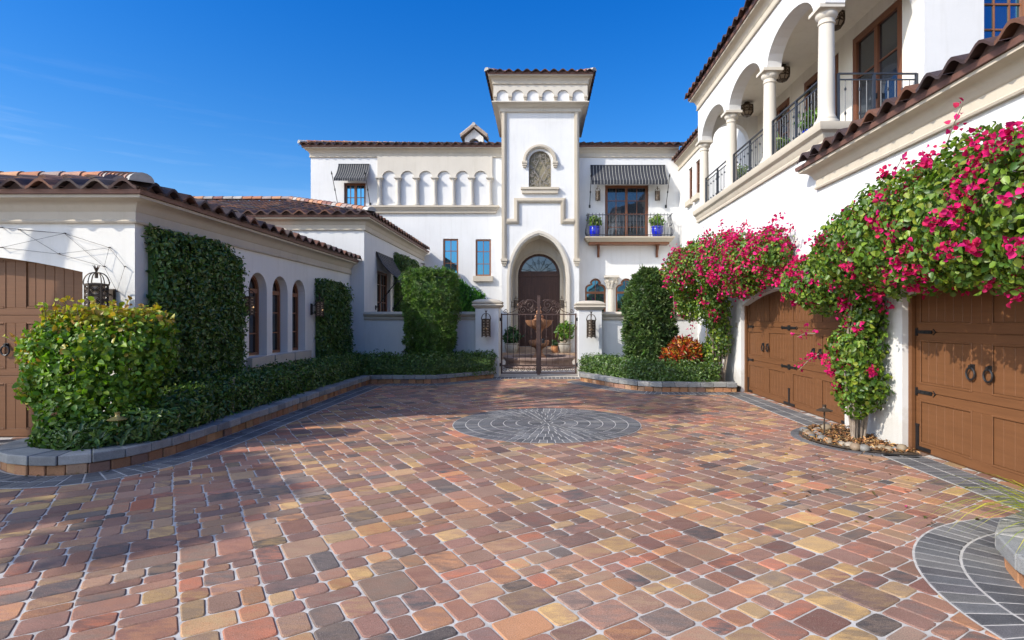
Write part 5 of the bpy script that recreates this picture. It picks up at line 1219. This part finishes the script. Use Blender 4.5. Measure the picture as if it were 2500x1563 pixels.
VG = [(0.075, 0.14, 0.03), (0.095, 0.17, 0.035), (0.055, 0.105, 0.026), (0.14, 0.21, 0.05)]
climber('tall broad clipped vine covering the wall before the three arched windows', WE, 8.12, 10.5, .15, 3.06, .27, 19000, .07, VG, lambda u, z: ~((u > 10.1) & (z > 2.85)) & (((u - 8.12) > .06 + .05 * np.sin(z * 6))))
climber('narrow clipped vine at the far end of the garage wing wall', WE, 14.25, 16.35, .2, 2.78, .27, 11000, .07, VG, lambda u, z: (z < 2.75 - .28 * np.clip((u - 15.6) / .7, 0, 1) ** 2) & (u > 14.3 + .2 * (z < .5)))
climber('dark clipped vine beside the steep awning on the side wing', SE, 20.35, 24.2, .9, 4.15, .35, 16000, .075, VG, lambda u, z: z < 4.15 - 1.1 * np.clip((u - 22.4) / 1.8, 0, 1) ** 2)

def shrub(name, label, cat, E, n, size, cols, mat='leaf', inner=.45, thr=.75, stems=True, corek=.66, wts=None, grade=None, **kw):
    E = np.array(E, float); base = (E[:, 0].mean(), E[:, 1].mean(), max(.1, (E[:, 2] - E[:, 5]).min())); t = plant(name, label, cat, base)
    P, D = blobs(E, n, inner, 2.2, thr); C = palette(len(P), cols, wts, .2)
    P[:, 2] = np.maximum(P[:, 2], .05)
    if grade is not None: C = grade(P, C)
    foliage('foliage', P, D, size, C, M[mat], t, blob_core(E, corek) if corek else None, cols[0], **kw)
    if stems:
        st = MB(); b = V3(base)
        for e in E: st.tube([(b.x + rnd.uniform(-.1, .1), b.y + rnd.uniform(-.1, .1), b.z), ((b.x + e[0]) / 2, (b.y + e[1]) / 2 + .03, (b.z + e[2]) / 2), (e[0], e[1], e[2])], [.022, .016, .008], 5)
        st.build('stem', M['bark'], t)
    return t, P, D
# lime green bush in the near bed; fresh growth on top is yellow bronze
LIME = [(0.11, 0.22, 0.02), (0.15, 0.26, 0.022), (0.075, 0.165, 0.02), (0.19, 0.29, 0.03)]
def tips(P, C):
    m = (P[:, 2] > 1.52 + .3 * rng.random(len(P))) | ((P[:, 0] < -6.15) & (rng.random(len(P)) < .18)) | ((P[:, 1] < 7.0) & (P[:, 2] > 1.2) & (rng.random(len(P)) < .1))
    C = C.copy(); C[m] = palette(int(m.sum()), [(0.36, 0.34, 0.03), (0.42, 0.33, 0.035), (0.28, 0.34, 0.03), (0.40, 0.24, 0.04)], None, .15); return C
shrub('lime_bush', 'loose lime green bush with yellow tips in front of the left garage door', 'bush',
      [(-5.6, 7.2, 1.3, .55, .5, .55), (-6.05, 7.1, 1.25, .36, .42, .5), (-5.2, 7.3, 1.35, .38, .45, .48), (-5.7, 7.05, .78, .5, .45, .6), (-5.3, 7.2, .8, .34, .4, .5), (-5.95, 7.2, 1.58, .3, .3, .22), (-5.15, 7.3, 1.62, .34, .34, .22), (-5.55, 7.25, 1.66, .34, .34, .2), (-5.8, 6.9, .4, .32, .34, .4), (-6.1, 7.0, .9, .28, .3, .3)], 15000, .072, LIME, grade=tips, asp=.74, tilt=.85, hang=.6, inner=.6, corek=.5)
lb = bpy.data.objects['lime_bush']; st = MB(); pp, dd = [], []
for k in range(46):
    x, y = rng.uniform(-6.15, -4.9), rng.uniform(6.9, 7.5); z = 1.62 + .12 * rng.random(); a = rng.uniform(0, 6.28); L = rng.uniform(.12, .36); o_ = rng.uniform(.1, .6)
    if k % 4 == 0: x, z = rng.uniform(-6.42, -6.3), rng.uniform(.8, 1.5); a = PI + rng.uniform(-.6, .6); o_ = 1.2
    tip = V3((x + o_ * L * math.cos(a), y + o_ * L * math.sin(a), z + L * (.9 if o_ < 1 else .25))); st.tube([(x, y, z - .1), tip], [.006, .003], 4)
    for j in range(11): f = (j + .5) / 11; pp.append([x + (tip.x - x) * f + rng.normal() * .02, y + (tip.y - y) * f + rng.normal() * .02, z + (tip.z - z) * f + rng.normal() * .015]); dd.append([rng.normal() * .6, rng.normal() * .6, .7])
foliage('new_shoots', np.array(pp), unit(np.array(dd)), .07, palette(len(pp), [(0.36, 0.34, 0.03), (0.42, 0.33, 0.035), (0.28, 0.34, 0.03), (0.40, 0.22, 0.04)]), M['leaf'], lb, st, (.12, .1, .05), asp=.7, tilt=.7, hang=.3)
shrub('ground_cover_shrub', 'low dark green shrub spilling over the capstones at the foot of the lime bush', 'shrub',
      [(-5.0, 7.1, .36, .36, .5, .26), (-5.35, 6.72, .30, .42, .34, .24), (-4.98, 7.8, .42, .3, .55, .28), (-5.75, 6.8, .28, .3, .3, .2)], 5200, .085, VG + HG[:2], 'glossy', asp=.45, tilt=.6, stems=False)
shrub('feathery_shrub', 'bright feathery conifer behind the left garden wall', 'shrub', [(-2.75, 19.0, 2.1, .5, .5, .9), (-2.35, 19.0, 1.95, .5, .5, .75), (-2.0, 19.1, 1.75, .4, .4, .6), (-3.0, 19.2, 2.0, .4, .4, 1.1)], 7000, .17, [(0.06, 0.19, 0.025), (0.09, 0.24, 0.03), (0.04, 0.14, 0.02)], asp=.12, tilt=.5, hang=-2.2)
shrub('feathery_shrub', 'bright feathery conifer behind the right garden wall, partly hidden by the bougainvillea', 'shrub', [(4.15, 18.6, 1.9, .5, .5, 1.0), (4.6, 18.4, 1.8, .4, .5, .9), (3.7, 18.6, 1.7, .4, .4, .8)], 6500, .16, [(0.08, 0.2, 0.025), (0.12, 0.25, 0.03), (0.05, 0.14, 0.02)], asp=.14, tilt=.5, hang=-2.0)
shrub('croton', 'small red and orange leaved croton at the foot of the far bougainvillea', 'shrub', [(3.62, 14.15, .9, .38, .36, .33), (3.4, 14.2, .75, .28, .28, .28), (3.85, 14.2, .78, .25, .3, .3)], 2400, .12, [(0.45, 0.04, 0.015), (0.55, 0.14, 0.02), (0.30, 0.02, 0.015), (0.55, 0.28, 0.03), (0.10, 0.03, 0.015), (0.16, 0.16, 0.03)], 'glossy', asp=.32, out=.8)

# bougainvilleas: leaves, magenta bracts, twigs
BG = [(0.105, 0.185, 0.022), (0.145, 0.225, 0.025), (0.075, 0.145, 0.02), (0.21, 0.265, 0.03), (0.055, 0.115, 0.02)]
BR = [(0.62, 0.012, 0.16), (0.70, 0.02, 0.20), (0.52, 0.008, 0.10), (0.66, 0.03, 0.12), (0.45, 0.01, 0.08)]
def bougainvillea(label, E, n, size, clusters, brsize, bmask, loose, trunk, cl=(9, 18), hang=.7):
    t, P, D = shrub('bougainvillea', label, 'bougainvillea', E, n, size, BG, grade=None, asp=.74, tilt=.6, hang=hang, inner=.55, stems=False, corek=.5)
    w = bmask(P); w = w / w.sum(); idx = rng.choice(len(P), clusters, p=w); pts, nor = [], []
    for i in idx:
        k = rng.integers(*cl); c = P[i] + D[i] * .05; r = rng.uniform(.04, .085) * brsize / .05
        q = c + rng.normal(size=(k, 3)) * r * .58; pts.append(q); nor.append(unit(rng.normal(size=(k, 3)) * .6 + D[i]))
    for (p0, p1, k) in loose:      # long sprays that stand out of the mass
        s = np.linspace(0, 1, k)[:, None]; q = np.array(p0) * (1 - s) + np.array(p1) * s + .045 * rng.normal(size=(k, 3)); q[:, 2] += .05 * np.sin(s[:, 0] * 3); pts.append(q); nor.append(unit(rng.normal(size=(k, 3))))
    pts, nor = np.concatenate(pts), np.concatenate(nor)
    foliage('blossoms', pts, nor, brsize, palette(len(pts), BR, None, .15), M['bract'], t, asp=.85, tilt=.9, fold=.3)
    st = MB()
    for pth, r in trunk: st.tube(pth, [r * (1 - .6 * i / (len(pth) - 1)) for i in range(len(pth))], 6)
    for (p0, p1, k) in loose: st.tube([p0, ((p0[0] + p1[0]) / 2, (p0[1] + p1[1]) / 2, (p0[2] + p1[2]) / 2 + .03), p1], [.008, .006, .003], 4)
    st.build('trunk', M['bark'], t)
    return t
def twigs(x, y, z0, z1, n, spread=.2):
    out = []
    for k in range(n):
        a = rnd.uniform(-spread, spread); b = rnd.uniform(-spread, spread)
        out.append(([(x + a * .5, y + b * .5, z0), (x + a + rnd.uniform(-.06, .06), y + b, z0 + (z1 - z0) * .35), (x + a * 1.1, y + b * 1.2 + rnd.uniform(-.08, .08), z0 + (z1 - z0) * .7), (x + a * .7 + rnd.uniform(-.1, .1), y + b * 1.5, z1)], rnd.uniform(.012, .026)))
    return out
EA = [(3.66, 14.0, 2.86, .62, .75, .62), (3.98, 13.4, 3.03, .62, .75, .66), (4.2, 12.6, 2.97, .52, .75, .68), (4.28, 11.7, 2.82, .48, .7, .60), (4.40, 10.8, 2.92, .34, .6, .5), (4.15, 13.7, 2.1, .42, .5, .6), (3.75, 14.2, 2.2, .35, .4, .5), (4.4, 13.85, 1.35, .28, .36, .6), (4.2, 14.0, .75, .25, .3, .5)]
bougainvillea('far bougainvillea smothered in magenta bracts, climbing from the corner bed over the far garage door', EA, 17000, .07, 600, .060,
              lambda P: (P[:, 2] > 2.0) * (.25 + 1.0 * (P[:, 2] > 2.6) + 1.2 * (P[:, 1] < 12.6)) + .10,
              [((4.45, 11.2, 3.2), (4.4, 10.3, 3.62), 60), ((4.45, 10.9, 3.1), (4.45, 10.0, 3.35), 50), ((4.4, 13.3, 3.5), (4.2, 13.2, 4.05), 26), ((4.3, 12.2, 3.5), (4.2, 11.6, 3.7), 30), ((3.3, 14.0, 2.4), (3.3, 13.9, 1.75), 14), ((3.8, 14.0, 1.7), (3.7, 13.9, 1.2), 16)],
              twigs(4.4, 13.9, .1, 2.4, 16, .26), (7, 14))
EB = [(4.45, 7.88, .82, .29, .42, .46), (4.40, 7.88, 1.24, .32, .40, .40), (4.50, 7.85, 1.72, .24, .34, .4), (4.30, 8.35, 2.28, .46, .62, .48), (4.36, 9.15, 2.30, .36, .55, .36), (4.22, 7.4, 2.58, .58, .62, .58), (4.22, 6.7, 2.70, .58, .65, .68), (4.22, 6.0, 2.72, .58, .65, .72), (4.22, 5.3, 2.72, .58, .65, .76), (4.22, 4.6, 2.68, .58, .7, .74), (4.22, 3.8, 2.65, .58, .7, .72)]
bougainvillea('near bougainvillea climbing the pier and spreading over both garage doors, large leaves and magenta bracts', EB, 27000, .067, 330, .054,
              lambda P: .25 + .8 * (P[:, 2] > 2.0) + .8 * ((P[:, 1] > 8.0) & (P[:, 2] > 2.0)) + 1.6 * ((P[:, 2] > .9) & (P[:, 2] < 1.9) & (P[:, 0] < 4.4)),
              [((4.35, 9.5, 2.35), (4.3, 10.35, 2.42), 40), ((4.3, 7.0, 3.3), (4.2, 6.5, 3.62), 12), ((4.3, 6.0, 3.5), (4.2, 5.6, 3.85), 14), ((4.1, 8.3, 1.2), (3.85, 8.4, .95), 26), ((4.0, 8.2, 1.5), (3.8, 8.35, 1.45), 18), ((4.3, 7.9, 3.0), (4.3, 8.3, 3.15), 12), ((4.2, 8.4, 2.05), (4.0, 8.5, 1.95), 16)],
              twigs(4.46, 7.95, .02, 2.2, 14, .16) + [([(4.5, 8.0, 2.0), (4.5, 7.0, 2.5), (4.45, 5.5, 2.8), (4.45, 4, 2.9)], .03), ([(4.5, 8.1, 2.0), (4.5, 8.9, 2.3), (4.4, 9.6, 2.35)], .02)], (14, 26))
# a little dropped blossom on the paving, and grass in the near bed
t = plant('ornamental_grass', 'long yellow green grass blades arching from the bed at the right edge', 'grass', (4.0, 3.5, .15)); mb = MB()
for k in range(70):
    a = PI * (.55 + .85 * rnd.random()); L = rnd.uniform(.5, 1.05); x, y = 3.72 + rnd.uniform(-.16, .2), 3.86 + rnd.uniform(-.2, .16); dx, dy = math.cos(a), math.sin(a); pts = []
    for i in range(7): f = i / 6; pts.append(V3((x + dx * L * f, y + dy * L * f, .15 + L * .75 * (1.5 * f - 1.35 * f * f))))
    nrm = V3((-dy, dx, 0)) * .0095; q = []
    for i, p in enumerate(pts): w = 1 - (i / 6) ** 2; q += [p + nrm * w + UP * .001, p - nrm * w]
    mb.add(q, [(2 * i, 2 * i + 1, 2 * i + 3, 2 * i + 2) for i in range(6)], rnd.choice(((0.36, 0.38, 0.03), (0.24, 0.31, 0.03), (0.48, 0.42, 0.05))))
mb.build('blades', M['leaf'], t)
n = 60; P = np.stack([2.2 + 2.4 * rng.random(n), 4.5 + 3.4 * rng.random(n), .012 + 0 * rng.random(n)], 1); C = palette(n, [(0.06, 0.04, 0.02), (0.10, 0.07, 0.03), (0.4, 0.26, 0.05), (0.09, 0.10, 0.03)]); C[:3] = (0.7, 0.02, 0.25)
k_ = 70; kp = resample(KERB[10:], .01); ii = rng.integers(0, len(kp), k_); P = np.concatenate([P, np.array([[kp[i].x + abs(rng.normal()) * .10 + .03, kp[i].y + rng.normal() * .05, .014] for i in ii])]); C = np.concatenate([C, palette(k_, [(0.14, 0.08, 0.03), (0.09, 0.06, 0.03), (0.3, 0.2, 0.05)])]); n = len(P)
o = foliage('fallen_leaves', P, np.tile([0, 0, 1.], (n, 1)), .045, C, M['leaf'], None, asp=.5, tilt=.2); struct(o, 'stuff')

# ------------------------------------------------------------------ trees left of the drive, out of frame; they throw the dappled shade
def shade_tree(label, x, y, h, cr, n, lean=0.0):
    t = plant('shade_tree', label, 'tree', (x, y, 0), 'trees beside the drive'); tr = MB(); tr.tube([(x, y, 0), (x + .05, y, h * .4), (x + lean, y, h * .7)], [.19, .15, .11], 12); E = []
    for k in range(11):
        a = k * 2.4; r = cr * math.sqrt((k + .5) / 11); e = (x + lean + r * math.cos(a), y + r * math.sin(a), h + rnd.uniform(-1, 1) * cr * .35, cr * .32, cr * .32, cr * .2); E.append(e)
        tr.tube([(x + lean, y, h * .65), ((x + lean + e[0]) / 2, (y + e[1]) / 2, h * .86), e[:3]], [.09, .05, .02], 6)
    tr.build('trunk', M['bark'], t); P, D = blobs(E, n, .9, 1.0, .2); foliage('crown', P, D, .2, palette(len(P), VG), M['leaf'], t, asp=.5, tilt=.8)
shade_tree('tall airy tree beside the left garage door', -10.7, 6.1, 9.7, 2.3, 4300, .9)
shade_tree('broad airy tree left of the drive', -13.7, .55, 7.6, 1.9, 9500)
